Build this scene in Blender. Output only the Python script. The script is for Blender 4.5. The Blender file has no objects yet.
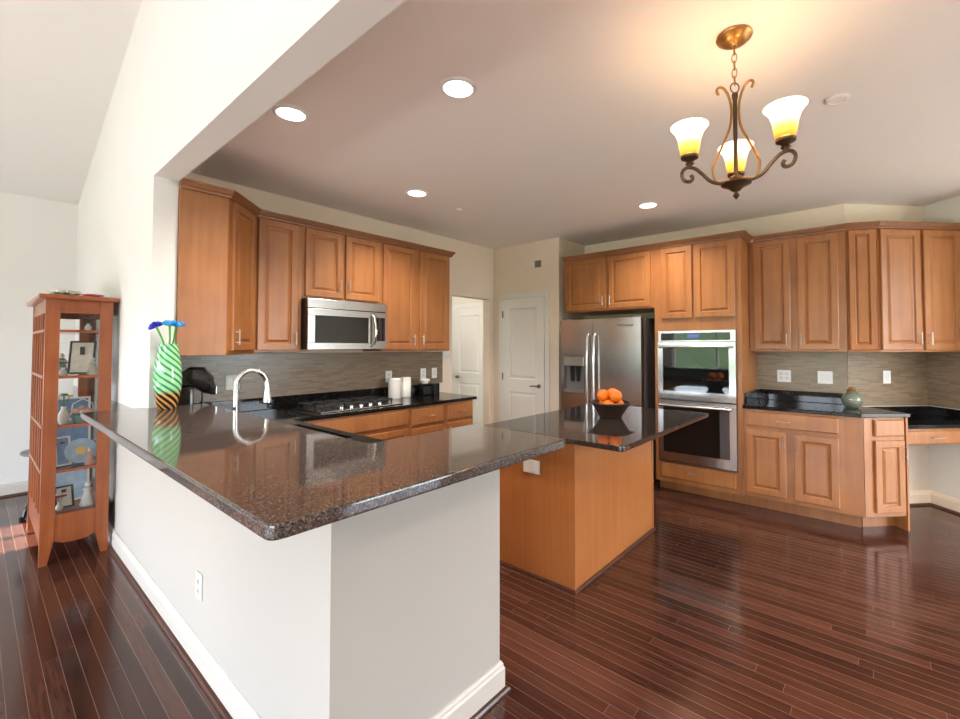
import bpy, bmesh, math, random
from mathutils import Vector, Matrix
random.seed(7)
PI = math.pi
S = bpy.context.scene
COL = S.collection

# ------------------------------------------------------------------ camera, world, sun, exposure
cam_data = bpy.data.cameras.new('camera')
cam = bpy.data.objects.new('camera', cam_data)
COL.objects.link(cam)
cam.location = (0, 0, 1.437)
cam.rotation_euler = (PI / 2 + 0.0272, 0, 0.6889 - PI / 2)
cam_data.sensor_width = 36
cam_data.lens = 444.7 / 960 * 36
cam_data.shift_x = -(512 - 480) / 960
cam_data.shift_y = -(359.5 - 334.5) / 960
cam_data.clip_start = 0.05
S.camera = cam

S.view_settings.view_transform = 'Standard'
S.view_settings.look = 'None'
S.view_settings.gamma = 1
S.view_settings.use_curve_mapping = False
S.view_settings.exposure = 0.55

world = bpy.data.worlds.new('world')
S.world = world
world.use_nodes = True
wn = world.node_tree.nodes
wl = world.node_tree.links
wn.clear()
w_out = wn.new('ShaderNodeOutputWorld')
w_bg = wn.new('ShaderNodeBackground')
w_tc = wn.new('ShaderNodeTexCoord')
w_sep = wn.new('ShaderNodeSeparateXYZ')
w_ramp = wn.new('ShaderNodeValToRGB')
w_ramp.color_ramp.elements[0].position = 0.0
w_ramp.color_ramp.elements[0].color = (0.84, 0.92, 1.0, 1)
w_ramp.color_ramp.elements[1].position = 0.5
w_ramp.color_ramp.elements[1].color = (0.72, 0.84, 1.0, 1)
wl.new(w_tc.outputs['Generated'], w_sep.inputs[0])
wl.new(w_sep.outputs['Z'], w_ramp.inputs[0])
wl.new(w_ramp.outputs[0], w_bg.inputs[0])
w_bg.inputs[1].default_value = 14.0
wl.new(w_bg.outputs[0], w_out.inputs[0])


def add_light(name, kind, loc, energy, color=(1, 1, 1), rot=None, **kw):
    d = bpy.data.lights.new(name, kind)
    d.energy = energy
    d.color = color
    for k, v in kw.items():
        setattr(d, k, v)
    o = bpy.data.objects.new(name, d)
    COL.objects.link(o)
    o.location = loc
    if rot is not None:
        o.rotation_euler = rot
    return o


sun_dir = Vector((0.80, -0.05, -0.425)).normalized()
sun = add_light('sun', 'SUN', (-8, 4, 6), 36.0, (1.0, 0.93, 0.86), angle=0.01)
sun.rotation_euler = sun_dir.to_track_quat('-Z', 'Y').to_euler()
# daylight entering through the window openings (west great-room windows, south breakfast windows)
# window openings through which the sky lights the rooms
WW = [(-2.2, -0.6), (0.1, 1.7), (2.2, 4.6), (4.95, 5.72)]
WH = [2.2, 2.2, 2.2, 2.48]          # heads of the west windows
SW = [(3.0, 4.7)]
WHI = [(-3.1, -1.7), (-1.5, -0.15)]   # unseen clerestory openings, added to brighten the great room
XWEST, YSOUTH = -4.1, -3.3
for (a_, b_), h_ in zip(WW, WH):
    p_ = add_light('portal', 'AREA', (XWEST - 0.14, (a_ + b_) / 2, (h_ + 0.28) / 2), 1, rot=(0, -PI / 2, 0), shape='RECTANGLE', size=h_ - 0.28, size_y=b_ - a_)
    p_.data.cycles.is_portal = True
for a_, b_ in WHI:
    p_ = add_light('portal', 'AREA', (XWEST - 0.14, (a_ + b_) / 2, 3.5), 1, rot=(0, -PI / 2, 0), shape='RECTANGLE', size=1.2, size_y=b_ - a_)
    p_.data.cycles.is_portal = True
for a_, b_ in SW:
    p_ = add_light('portal', 'AREA', ((a_ + b_) / 2, YSOUTH - 0.14, 1.25), 1, rot=(PI / 2, 0, 0), shape='RECTANGLE', size=b_ - a_, size_y=2.3)
    p_.data.cycles.is_portal = True



# ------------------------------------------------------------------ materials
def new_mat(name):
    m = bpy.data.materials.new(name)
    m.use_nodes = True
    nt = m.node_tree
    b = nt.nodes['Principled BSDF']
    return m, nt, b


def flat(name, col, rough=0.5, metal=0.0, coat=0.0, spec=0.5, noise=0.0, nscale=20):
    m, nt, b = new_mat(name)
    b.inputs['Base Color'].default_value = (*col, 1)
    b.inputs['Roughness'].default_value = rough
    b.inputs['Metallic'].default_value = metal
    b.inputs['Coat Weight'].default_value = coat
    b.inputs['Specular IOR Level'].default_value = spec
    if noise:
        tc = nt.nodes.new('ShaderNodeTexCoord')
        n = nt.nodes.new('ShaderNodeTexNoise')
        n.inputs['Scale'].default_value = nscale
        n.inputs['Detail'].default_value = 3
        mx = nt.nodes.new('ShaderNodeMix')
        mx.data_type = 'RGBA'
        mx.inputs[6].default_value = (*[c * (1 - noise) for c in col], 1)
        mx.inputs[7].default_value = (*[min(1, c * (1 + noise)) for c in col], 1)
        nt.links.new(tc.outputs['Object'], n.inputs['Vector'])
        nt.links.new(n.outputs['Fac'], mx.inputs[0])
        nt.links.new(mx.outputs[2], b.inputs['Base Color'])
    return m


def emis(name, col, strength):
    m, nt, b = new_mat(name)
    b.inputs['Base Color'].default_value = (*col, 1)
    b.inputs['Emission Color'].default_value = (*col, 1)
    b.inputs['Emission Strength'].default_value = strength
    return m


def ramp(nt, stops):
    r = nt.nodes.new('ShaderNodeValToRGB')
    el = r.color_ramp.elements
    while len(el) < len(stops):
        el.new(0.5)
    for e, (p, c) in zip(el, stops):
        e.position = p
        e.color = (*c, 1)
    return r


def wood(name, dark, light, rough=0.35, scale=(26, 26, 1.6), coat=0.15):
    m, nt, b = new_mat(name)
    tc = nt.nodes.new('ShaderNodeTexCoord')
    mp = nt.nodes.new('ShaderNodeMapping')
    mp.inputs['Scale'].default_value = scale
    n = nt.nodes.new('ShaderNodeTexNoise')
    n.inputs['Scale'].default_value = 1.0
    n.inputs['Detail'].default_value = 5
    n.inputs['Roughness'].default_value = 0.55
    n2 = nt.nodes.new('ShaderNodeTexNoise')
    n2.inputs['Scale'].default_value = 3.0
    n2.inputs['Detail'].default_value = 2
    mm = nt.nodes.new('ShaderNodeMath')
    mm.operation = 'ADD'
    ms = nt.nodes.new('ShaderNodeMath')
    ms.operation = 'MULTIPLY'
    ms.inputs[1].default_value = 0.5
    r = ramp(nt, [(0.33, dark), (0.68, light)])
    L = nt.links.new
    L(tc.outputs['Object'], mp.inputs['Vector'])
    L(mp.outputs[0], n.inputs['Vector'])
    L(tc.outputs['Object'], n2.inputs['Vector'])
    L(n.outputs['Fac'], mm.inputs[0])
    L(n2.outputs['Fac'], mm.inputs[1])
    L(mm.outputs[0], ms.inputs[0])
    L(ms.outputs[0], r.inputs[0])
    L(r.outputs[0], b.inputs['Base Color'])
    b.inputs['Roughness'].default_value = rough
    b.inputs['Coat Weight'].default_value = coat
    b.inputs['Coat Roughness'].default_value = 0.25
    return m


def granite(name, scale, stops, noise_stops, rough):
    m, nt, b = new_mat(name)
    tc = nt.nodes.new('ShaderNodeTexCoord')
    v = nt.nodes.new('ShaderNodeTexVoronoi')
    v.inputs['Scale'].default_value = scale
    n = nt.nodes.new('ShaderNodeTexNoise')
    n.inputs['Scale'].default_value = scale * 0.55
    n.inputs['Detail'].default_value = 4
    sep = nt.nodes.new('ShaderNodeSeparateColor')
    r1 = ramp(nt, stops)
    r2 = ramp(nt, noise_stops)
    mx = nt.nodes.new('ShaderNodeMix')
    mx.data_type = 'RGBA'
    mx.inputs[0].default_value = 0.5
    L = nt.links.new
    L(tc.outputs['Object'], v.inputs['Vector'])
    L(tc.outputs['Object'], n.inputs['Vector'])
    L(v.outputs['Color'], sep.inputs[0])
    L(sep.outputs[0], r1.inputs[0])
    L(n.outputs['Fac'], r2.inputs[0])
    L(r1.outputs[0], mx.inputs[6])
    L(r2.outputs[0], mx.inputs[7])
    L(mx.outputs[2], b.inputs['Base Color'])
    b.inputs['Roughness'].default_value = rough
    b.inputs['Specular IOR Level'].default_value = 0.5
    return m


def planks(nt, u, v, row, length, gap_r, gap_l):
    """Random-length boards: u along, v across. Returns (random value per board, seam mask)."""
    L = nt.links.new

    def math_(op, a, b=None):
        n = nt.nodes.new('ShaderNodeMath')
        n.operation = op
        for i, x in enumerate((a, b)):
            if x is None:
                continue
            if isinstance(x, (int, float)):
                n.inputs[i].default_value = x
            else:
                L(x, n.inputs[i])
        return n.outputs[0]
    vr = math_('DIVIDE', v, row)
    ri = math_('FLOOR', vr)
    w1 = nt.nodes.new('ShaderNodeTexWhiteNoise')
    w1.noise_dimensions = '1D'
    L(ri, w1.inputs['W'])
    ul = math_('ADD', math_('DIVIDE', u, length), math_('MULTIPLY', w1.outputs['Value'], 7.31))
    bi = math_('FLOOR', ul)
    cmb = nt.nodes.new('ShaderNodeCombineXYZ')
    L(ri, cmb.inputs[0])
    L(bi, cmb.inputs[1])
    w2 = nt.nodes.new('ShaderNodeTexWhiteNoise')
    w2.noise_dimensions = '2D'
    L(cmb.outputs[0], w2.inputs['Vector'])
    fr = math_('FRACT', vr)
    fl = math_('FRACT', ul)
    m1 = math_('LESS_THAN', fr, gap_r / row)
    m2 = math_('LESS_THAN', fl, gap_l / length)
    return w2.outputs['Value'], math_('MAXIMUM', m1, m2)


def floor_mat():
    m, nt, b = new_mat('hardwood_floor')
    L = nt.links.new
    tc = nt.nodes.new('ShaderNodeTexCoord')
    sep = nt.nodes.new('ShaderNodeSeparateXYZ')
    L(tc.outputs['Object'], sep.inputs[0])
    rnd, seam = planks(nt, sep.outputs['Y'], sep.outputs['X'], 0.0572, 1.5, 0.0016, 0.0010)
    base = ramp(nt, [(0.0, (0.044, 0.0155, 0.0102)), (0.5, (0.064, 0.0232, 0.0152)), (1.0, (0.094, 0.036, 0.0240))])
    L(rnd, base.inputs[0])
    mp = nt.nodes.new('ShaderNodeMapping')
    mp.inputs['Scale'].default_value = (70, 3.5, 1)
    n = nt.nodes.new('ShaderNodeTexNoise')
    n.inputs['Scale'].default_value = 1
    n.inputs['Detail'].default_value = 6
    n.inputs['Distortion'].default_value = 0.6
    L(tc.outputs['Object'], mp.inputs['Vector'])
    L(mp.outputs[0], n.inputs['Vector'])
    r = ramp(nt, [(0.3, (0.70, 0.66, 0.64)), (0.75, (1.2, 1.2, 1.2))])
    L(n.outputs['Fac'], r.inputs[0])
    mx = nt.nodes.new('ShaderNodeMix')
    mx.data_type = 'RGBA'
    mx.blend_type = 'MULTIPLY'
    mx.inputs[0].default_value = 1.0
    L(base.outputs[0], mx.inputs[6])
    L(r.outputs[0], mx.inputs[7])
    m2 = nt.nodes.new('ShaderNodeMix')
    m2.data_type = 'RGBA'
    m2.inputs[7].default_value = (0.23, 0.155, 0.125, 1)  # pale seam colour stands for light glinting off the board bevels
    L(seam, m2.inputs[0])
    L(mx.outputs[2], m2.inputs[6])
    L(m2.outputs[2], b.inputs['Base Color'])
    b.inputs['Roughness'].default_value = 0.14
    b.inputs['Specular IOR Level'].default_value = 0.5
    bp = nt.nodes.new('ShaderNodeBump')
    bp.inputs['Strength'].default_value = 0.04
    bp.inputs['Distance'].default_value = 0.002
    L(n.outputs['Fac'], bp.inputs['Height'])
    L(bp.outputs[0], b.inputs['Normal'])
    return m


def tile_mat():
    m, nt, b = new_mat('mosaic_tile')
    L = nt.links.new
    tc = nt.nodes.new('ShaderNodeTexCoord')
    sep = nt.nodes.new('ShaderNodeSeparateXYZ')
    L(tc.outputs['Object'], sep.inputs[0])
    rnd, seam = planks(nt, sep.outputs['X'], sep.outputs['Z'], 0.0165, 0.13, 0.0016, 0.0016)
    base = ramp(nt, [(0.0, (0.195, 0.137, 0.088)), (1.0, (0.270, 0.198, 0.132))])
    L(rnd, base.inputs[0])
    m2 = nt.nodes.new('ShaderNodeMix')
    m2.data_type = 'RGBA'
    m2.inputs[7].default_value = (0.36, 0.28, 0.20, 1)
    L(seam, m2.inputs[0])
    L(base.outputs[0], m2.inputs[6])
    L(m2.outputs[2], b.inputs['Base Color'])
    b.inputs['Roughness'].default_value = 0.22
    b.inputs['Specular IOR Level'].default_value = 0.35
    return m


def steel_mat(name, col=(0.53, 0.515, 0.50), rough=0.22):
    m, nt, b = new_mat(name)
    b.inputs['Roughness'].default_value = rough
    b.inputs['Base Color'].default_value = (*col, 1)
    b.inputs['Metallic'].default_value = 1
    return m


def glass_mat(name, tint=(1, 1, 1), gloss=0.10):
    m = bpy.data.materials.new(name)
    m.use_nodes = True
    nt = m.node_tree
    nt.nodes.clear()
    out = nt.nodes.new('ShaderNodeOutputMaterial')
    t = nt.nodes.new('ShaderNodeBsdfTransparent')
    t.inputs[0].default_value = (*tint, 1)
    g = nt.nodes.new('ShaderNodeBsdfGlossy')
    g.inputs['Roughness'].default_value = 0.02
    fr = nt.nodes.new('ShaderNodeFresnel')
    fr.inputs[0].default_value = 1.45
    mx = nt.nodes.new('ShaderNodeMixShader')
    nt.links.new(fr.outputs[0], mx.inputs[0])
    nt.links.new(t.outputs[0], mx.inputs[1])
    nt.links.new(g.outputs[0], mx.inputs[2])
    nt.links.new(mx.outputs[0], out.inputs[0])
    return m


def vase_mat():
    m, nt, b = new_mat('striped_art_glass')
    L = nt.links.new
    tc = nt.nodes.new('ShaderNodeTexCoord')
    sep = nt.nodes.new('ShaderNodeSeparateXYZ')
    at = nt.nodes.new('ShaderNodeMath'); at.operation = 'ARCTAN2'
    m1 = nt.nodes.new('ShaderNodeMath'); m1.operation = 'MULTIPLY'; m1.inputs[1].default_value = 9.0
    m2 = nt.nodes.new('ShaderNodeMath'); m2.operation = 'MULTIPLY'; m2.inputs[1].default_value = 165.0
    ad = nt.nodes.new('ShaderNodeMath'); ad.operation = 'ADD'
    sn = nt.nodes.new('ShaderNodeMath'); sn.operation = 'SINE'
    L(tc.outputs['Object'], sep.inputs[0])
    L(sep.outputs['Y'], at.inputs[0])
    L(sep.outputs['X'], at.inputs[1])
    L(at.outputs[0], m1.inputs[0])
    L(sep.outputs['Z'], m2.inputs[0])
    L(m1.outputs[0], ad.inputs[0])
    L(m2.outputs[0], ad.inputs[1])
    L(ad.outputs[0], sn.inputs[0])
    up = ramp(nt, [(0.0, (0.015, 0.13, 0.05)), (0.16, (0.05, 0.27, 0.10)), (0.30, (0.20, 0.60, 0.27)), (1.0, (0.36, 0.74, 0.40))])
    lo = ramp(nt, [(0.0, (0.01, 0.008, 0.005)), (0.40, (0.02, 0.012, 0.006)), (0.62, (0.45, 0.17, 0.03)), (1.0, (0.70, 0.38, 0.12))])
    mr = nt.nodes.new('ShaderNodeMapRange')
    mr.inputs[1].default_value = -1
    mr.inputs[2].default_value = 1
    L(sn.outputs[0], mr.inputs[0])
    L(mr.outputs[0], up.inputs[0])
    L(mr.outputs[0], lo.inputs[0])
    zz = nt.nodes.new('ShaderNodeMapRange')
    zz.inputs[1].default_value = 0.085
    zz.inputs[2].default_value = 0.115
    L(sep.outputs['Z'], zz.inputs[0])
    mx = nt.nodes.new('ShaderNodeMix'); mx.data_type = 'RGBA'
    L(zz.outputs[0], mx.inputs[0])
    L(lo.outputs[0], mx.inputs[6])
    L(up.outputs[0], mx.inputs[7])
    L(mx.outputs[2], b.inputs['Base Color'])
    b.inputs['Roughness'].default_value = 0.08
    b.inputs['Coat Weight'].default_value = 0.5
    return m


M = {}
M['wall'] = flat('cream_paint', (0.79, 0.76, 0.69), 0.85, noise=0.012, nscale=4)
M['wall_kitchen'] = flat('beige_paint', (0.82, 0.695, 0.56), 0.85, noise=0.012, nscale=4)
M['wall_great'] = flat('pale_cream_paint', (0.775, 0.765, 0.745), 0.85, noise=0.012, nscale=4)
M['wall_half'] = flat('half_wall_darkened', (0.46, 0.430, 0.395), 0.85, noise=0.012, nscale=4)  # great-room wall colour darkened to offset the strong daylight on the low wall
M['ceiling'] = flat('ceiling_paint', (0.88, 0.82, 0.76), 0.9, noise=0.012, nscale=3)
M['trim'] = flat('white_trim', (0.84, 0.82, 0.78), 0.4)
M['door_paint'] = flat('door_paint', (0.80, 0.77, 0.70), 0.45)
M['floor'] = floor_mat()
M['shoe'] = wood('shoe_wood', (0.045, 0.016, 0.010), (0.11, 0.042, 0.026), 0.3)
M['maple'] = wood('maple_wood', (0.292, 0.104, 0.030), (0.425, 0.172, 0.052), 0.36)
M['island'] = wood('island_wood', (0.37, 0.127, 0.035), (0.465, 0.172, 0.054), 0.32, scale=(40, 40, 1.2))
M['crown'] = wood('crown_wood', (0.185, 0.066, 0.022), (0.29, 0.110, 0.040), 0.4)
M['curio'] = wood('cherry_wood', (0.24, 0.055, 0.014), (0.40, 0.112, 0.030), 0.3, scale=(36, 36, 1.8), coat=0.4)
M['granite'] = granite('brown_granite', 270, [(0.10, (0.012, 0.010, 0.010)), (0.40, (0.052, 0.041, 0.037)), (0.75, (0.108, 0.083, 0.073)), (1.0, (0.28, 0.23, 0.205))], [(0.38, (0.022, 0.018, 0.017)), (0.68, (0.120, 0.088, 0.074))], 0.06)
M['black_granite'] = granite('black_granite', 170, [(0.2, (0.004, 0.004, 0.004)), (0.8, (0.012, 0.011, 0.011)), (1.0, (0.05, 0.042, 0.038))], [(0.4, (0.005, 0.005, 0.005)), (0.75, (0.018, 0.015, 0.014))], 0.06)
M['black_granite'].node_tree.nodes['Principled BSDF'].inputs['Specular IOR Level'].default_value = 0.3
M['island_granite'] = granite('dark_brown_granite', 270, [(0.10, (0.006, 0.005, 0.005)), (0.5, (0.020, 0.015, 0.014)), (0.8, (0.050, 0.036, 0.031)), (1.0, (0.14, 0.11, 0.10))], [(0.38, (0.010, 0.008, 0.008)), (0.68, (0.045, 0.033, 0.029))], 0.05)
M['tile'] = tile_mat()
M['steel'] = steel_mat('brushed_steel')
M['chrome'] = flat('satin_nickel', (0.72, 0.71, 0.69), 0.16, 1.0)
M['nickel'] = flat('brushed_nickel', (0.66, 0.63, 0.58), 0.28, 1.0)
M['pewter'] = flat('dark_pewter', (0.22, 0.20, 0.18), 0.3, 1.0)
M['darkglass'] = flat('black_glass', (0.006, 0.007, 0.007), 0.03, spec=0.9)
M['smokeglass'] = flat('smoked_glass', (0.020, 0.018, 0.016), 0.10, spec=0.25)
M['steel_dark'] = steel_mat('microwave_steel', (0.40, 0.385, 0.37), 0.24)  # steel darkened in place of the dim kitchen it would reflect
M['black'] = flat('black_plastic', (0.012, 0.012, 0.013), 0.3)
M['iron'] = flat('cast_iron', (0.015, 0.015, 0.016), 0.55)
M['fridge_side'] = flat('fridge_side_paint', (0.075, 0.058, 0.052), 0.4)
M['white'] = flat('white_plastic', (0.82, 0.81, 0.78), 0.35)
M['ceramic'] = flat('white_ceramic', (0.80, 0.78, 0.73), 0.2, coat=0.4)
M['slot'] = flat('dark_slot', (0.05, 0.05, 0.05), 0.6)
M['display'] = emis('oven_display', (0.10, 0.16, 0.5), 0.12)
M['grey'] = flat('grey_plastic', (0.17, 0.16, 0.15), 0.5)
M['glass'] = glass_mat('clear_glass')
M['jarglass'] = glass_mat('jar_glass', (0.82, 0.86, 0.84))
M['greenglass'] = flat('green_glass', (0.50, 0.56, 0.46), 0.05, coat=0.6)
M['greenglass'].node_tree.nodes['Principled BSDF'].inputs['Transmission Weight'].default_value = 0.75
M['bronze'] = flat('aged_bronze', (0.125, 0.078, 0.046), 0.40, 0.85, noise=0.35, nscale=60)
M['gold'] = flat('antique_gold', (0.42, 0.22, 0.07), 0.35, 0.85, noise=0.35, nscale=50)
M['shade'] = None
M['orange'] = flat('orange_peel', (0.80, 0.165, 0.004), 0.42, noise=0.12, nscale=60)
M['bowl'] = flat('dark_wire', (0.06, 0.035, 0.022), 0.4, 0.5)
M['lamp'] = emis('lamp_lens', (1.0, 0.98, 0.95), 6.0)
M['vase'] = vase_mat()
M['stem'] = flat('green_stem_glass', (0.06, 0.33, 0.05), 0.15, coat=0.5)
M['deepblue'] = flat('cobalt_glass', (0.012, 0.03, 0.55), 0.08, coat=0.6)
M['skyblue'] = flat('turquoise_glass', (0.06, 0.46, 0.85), 0.08, coat=0.6)
M['midblue'] = flat('azure_glass', (0.03, 0.34, 0.80), 0.08, coat=0.6)
M['lawn'] = flat('lawn', (0.105, 0.140, 0.062), 0.9, noise=0.4, nscale=0.4)
M['bounce_pad'] = flat('bounce_concrete', (0.50, 0.46, 0.41), 0.9, noise=0.1, nscale=2)  # pale surface for the added ground slabs that bounce daylight indoors
M['coffee'] = flat('coffee_black', (0.014, 0.013, 0.013), 0.18, coat=0.5)


def shade_mat():
    m, nt, b = new_mat('frosted_shade')
    L = nt.links.new
    tc = nt.nodes.new('ShaderNodeTexCoord')
    sep = nt.nodes.new('ShaderNodeSeparateXYZ')
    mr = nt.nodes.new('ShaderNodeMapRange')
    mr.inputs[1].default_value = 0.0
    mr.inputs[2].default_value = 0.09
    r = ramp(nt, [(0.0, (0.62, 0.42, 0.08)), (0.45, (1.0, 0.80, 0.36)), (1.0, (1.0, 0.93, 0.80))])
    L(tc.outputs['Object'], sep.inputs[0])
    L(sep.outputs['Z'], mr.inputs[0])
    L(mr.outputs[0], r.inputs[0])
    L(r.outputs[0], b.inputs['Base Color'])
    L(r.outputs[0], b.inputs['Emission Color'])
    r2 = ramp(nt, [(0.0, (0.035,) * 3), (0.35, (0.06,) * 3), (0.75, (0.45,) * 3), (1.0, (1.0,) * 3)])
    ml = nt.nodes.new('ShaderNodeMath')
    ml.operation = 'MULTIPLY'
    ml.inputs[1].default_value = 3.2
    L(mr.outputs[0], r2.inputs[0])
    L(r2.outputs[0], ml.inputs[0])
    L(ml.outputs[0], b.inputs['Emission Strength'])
    b.inputs['Roughness'].default_value = 0.4
    tr = nt.nodes.new('ShaderNodeBsdfTranslucent')
    rt = ramp(nt, [(0.0, (0.38, 0.25, 0.04)), (0.4, (0.60, 0.46, 0.16)), (0.85, (0.95, 0.84, 0.62))])
    L(mr.outputs[0], rt.inputs[0])
    L(rt.outputs[0], tr.inputs[0])
    ms = nt.nodes.new('ShaderNodeMixShader')
    ms.inputs[0].default_value = 0.5
    out = nt.nodes['Material Output']
    L(b.outputs[0], ms.inputs[1])
    L(tr.outputs[0], ms.inputs[2])
    L(ms.outputs[0], out.inputs['Surface'])
    return m


M['shade'] = shade_mat()

# ------------------------------------------------------------------ mesh helpers


class MB:
    def __init__(self):
        self.bm = bmesh.new()

    def _face(self, vs):
        try:
            return self.bm.faces.new(vs)
        except ValueError:
            return None

    def box(self, x0, x1, y0, y1, z0, z1):
        x0, x1 = min(x0, x1), max(x0, x1)
        y0, y1 = min(y0, y1), max(y0, y1)
        z0, z1 = min(z0, z1), max(z0, z1)
        v = [self.bm.verts.new(p) for p in ((x0, y0, z0), (x1, y0, z0), (x1, y1, z0), (x0, y1, z0), (x0, y0, z1), (x1, y0, z1), (x1, y1, z1), (x0, y1, z1))]
        for f in ((3, 2, 1, 0), (4, 5, 6, 7), (0, 1, 5, 4), (1, 2, 6, 5), (2, 3, 7, 6), (3, 0, 4, 7)):
            self._face([v[i] for i in f])
        return self

    def rings(self, rings, cap0=True, cap1=True, closed=True):
        rv = [[self.bm.verts.new(p) for p in r] for r in rings]
        n = len(rv[0])
        for a, b in zip(rv, rv[1:]):
            for i in range(n if closed else n - 1):
                j = (i + 1) % n
                self._face((a[i], a[j], b[j], b[i]))
        if cap0:
            self._face(list(reversed(rv[0])))
        if cap1:
            self._face(rv[-1])
        return self

    def lathe(self, prof, n=24, c=(0, 0, 0), cap0=True, cap1=True, mat=None):
        rr = []
        for r, z in prof:
            ring = []
            for i in range(n):
                a = 2 * PI * i / n
                p = Vector((max(r, 1e-4) * math.cos(a), max(r, 1e-4) * math.sin(a), z))
                if mat is not None:
                    p = mat @ p
                ring.append(p + Vector(c))
            rr.append(ring)
        return self.rings(rr, cap0, cap1)

    def tube(self, pts, r, n=8, closed=False, flat_=None):
        pts = [Vector(p) for p in pts]
        k = len(pts)
        rs = r if isinstance(r, (list, tuple)) else [r] * k
        tang = []
        for i in range(k):
            if closed:
                t = pts[(i + 1) % k] - pts[i - 1]
            else:
                t = pts[min(i + 1, k - 1)] - pts[max(i - 1, 0)]
            tang.append(t.normalized())
        up = Vector((0, 0, 1))
        if abs(tang[0].dot(up)) > 0.9:
            up = Vector((1, 0, 0))
        nrm = (up - tang[0] * up.dot(tang[0])).normalized()
        rings = []
        for i in range(k):
            t = tang[i]
            nrm = (nrm - t * nrm.dot(t))
            nrm = nrm.normalized() if nrm.length > 1e-6 else t.orthogonal().normalized()
            bi = t.cross(nrm)
            ring = []
            for j in range(n):
                a = 2 * PI * j / n
                ring.append(pts[i] + nrm * (rs[i] * math.cos(a)) + bi * (rs[i] * math.sin(a)))
            rings.append(ring)
        if closed:
            rings.append(rings[0])
            rv = [[self.bm.verts.new(p) for p in rg] for rg in rings[:-1]]
            rv.append(rv[0])
            for a, b in zip(rv, rv[1:]):
                for i in range(n):
                    j = (i + 1) % n
                    self._face((a[i], a[j], b[j], b[i]))
            return self
        return self.rings(rings)

    def prism(self, poly, z0, z1):
        lo = [self.bm.verts.new((x, y, z0)) for x, y in poly]
        hi = [self.bm.verts.new((x, y, z1)) for x, y in poly]
        n = len(poly)
        self._face(list(reversed(lo)))
        self._face(hi)
        for i in range(n):
            j = (i + 1) % n
            self._face((lo[i], lo[j], hi[j], hi[i]))
        return self

    def prism_x(self, poly_yz, x0, x1):
        a = [self.bm.verts.new((x0, y, z)) for y, z in poly_yz]
        b = [self.bm.verts.new((x1, y, z)) for y, z in poly_yz]
        n = len(poly_yz)
        self._face(a)
        self._face(list(reversed(b)))
        for i in range(n):
            j = (i + 1) % n
            self._face((a[j], a[i], b[i], b[j]))
        return self

    def prism_y(self, poly_xz, y0, y1):
        a = [self.bm.verts.new((x, y0, z)) for x, z in poly_xz]
        b = [self.bm.verts.new((x, y1, z)) for x, z in poly_xz]
        n = len(poly_xz)
        self._face(list(reversed(a)))
        self._face(b)
        for i in range(n):
            j = (i + 1) % n
            self._face((a[i], a[j], b[j], b[i]))
        return self

    def ball(self, c, r, sx=1, sy=1, sz=1, seg=16):
        m = Matrix.Translation(c) @ Matrix.Diagonal((r * sx, r * sy, r * sz, 1))
        bmesh.ops.create_uvsphere(self.bm, u_segments=seg, v_segments=max(6, seg * 2 // 3), radius=1, matrix=m)
        return self

    def panel(self, x0, x1, z0, z1, t=0.022, raised=True, fr=0.055):
        """A cabinet front in the local xz plane: back at y = 0, face towards -y."""
        fr = min(fr, (x1 - x0) * 0.24, (z1 - z0) * 0.26)
        if raised:
            prof = [(0, 0), (0, -t + 0.004), (0.004, -t), (fr - 0.004, -t), (fr + 0.002, -t + 0.012), (fr + 0.008, -t + 0.013), (fr + 0.027 if min(x1 - x0, z1 - z0) > 0.22 else fr + 0.018, -t + 0.003)]
        else:
            prof = [(0, 0), (0, -t + 0.006), (0.008, -t)]
        rings = []
        for ins, y in prof:
            a, b, c, d = x0 + ins, x1 - ins, z0 + ins, z1 - ins
            rings.append([(a, y, c), (b, y, c), (b, y, d), (a, y, d)])
        return self.rings(rings)

    def sweep(self, path, prof, side=1):
        """Profile (out, z) swept along an open xy path with mitred corners; out is to the right of the path times side."""
        P = [Vector(p) for p in path]
        rings = []
        for i, p in enumerate(P):
            d0 = (P[i] - P[i - 1]).normalized() if i > 0 else (P[1] - P[0]).normalized()
            d1 = (P[i + 1] - P[i]).normalized() if i < len(P) - 1 else d0
            n0 = Vector((d0.y, -d0.x)) * side
            n1 = Vector((d1.y, -d1.x)) * side
            b = (n0 + n1)
            b = b / max(1e-6, b.length_squared) * 2
            rings.append([(p.x + b.x * o, p.y + b.y * o, z) for o, z in prof])
        return self.rings(rings)

    def build(self, name, mat, parent=None, smooth=False, bevel=0.0, seg=2):
        bmesh.ops.recalc_face_normals(self.bm, faces=self.bm.faces[:])
        me = bpy.data.meshes.new(name)
        self.bm.to_mesh(me)
        self.bm.free()
        me.materials.append(mat)
        o = bpy.data.objects.new(name, me)
        COL.objects.link(o)
        if parent is not None:
            o.parent = parent
        if smooth:
            for p in me.polygons:
                p.use_smooth = True
            md = o.modifiers.new('edges', 'EDGE_SPLIT')
            md.split_angle = math.radians(42)
        if bevel:
            md = o.modifiers.new('bevel', 'BEVEL')
            md.width = bevel
            md.segments = seg
            md.limit_method = 'ANGLE'
            md.angle_limit = math.radians(40)
        return o


def thing(name, label, cat, loc=(0, 0, 0), rz=0.0, group=None):
    o = bpy.data.objects.new(name, None)
    COL.objects.link(o)
    o.location = loc
    o.rotation_euler = (0, 0, rz)
    o.empty_display_size = 0.1
    o['label'] = label
    o['category'] = cat
    if group:
        o['group'] = group
    return o


def tag(o, label, cat, group=None):
    o['label'] = label
    o['category'] = cat
    if group:
        o['group'] = group
    return o


def struct(o):
    o['kind'] = 'structure'
    return o


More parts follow.
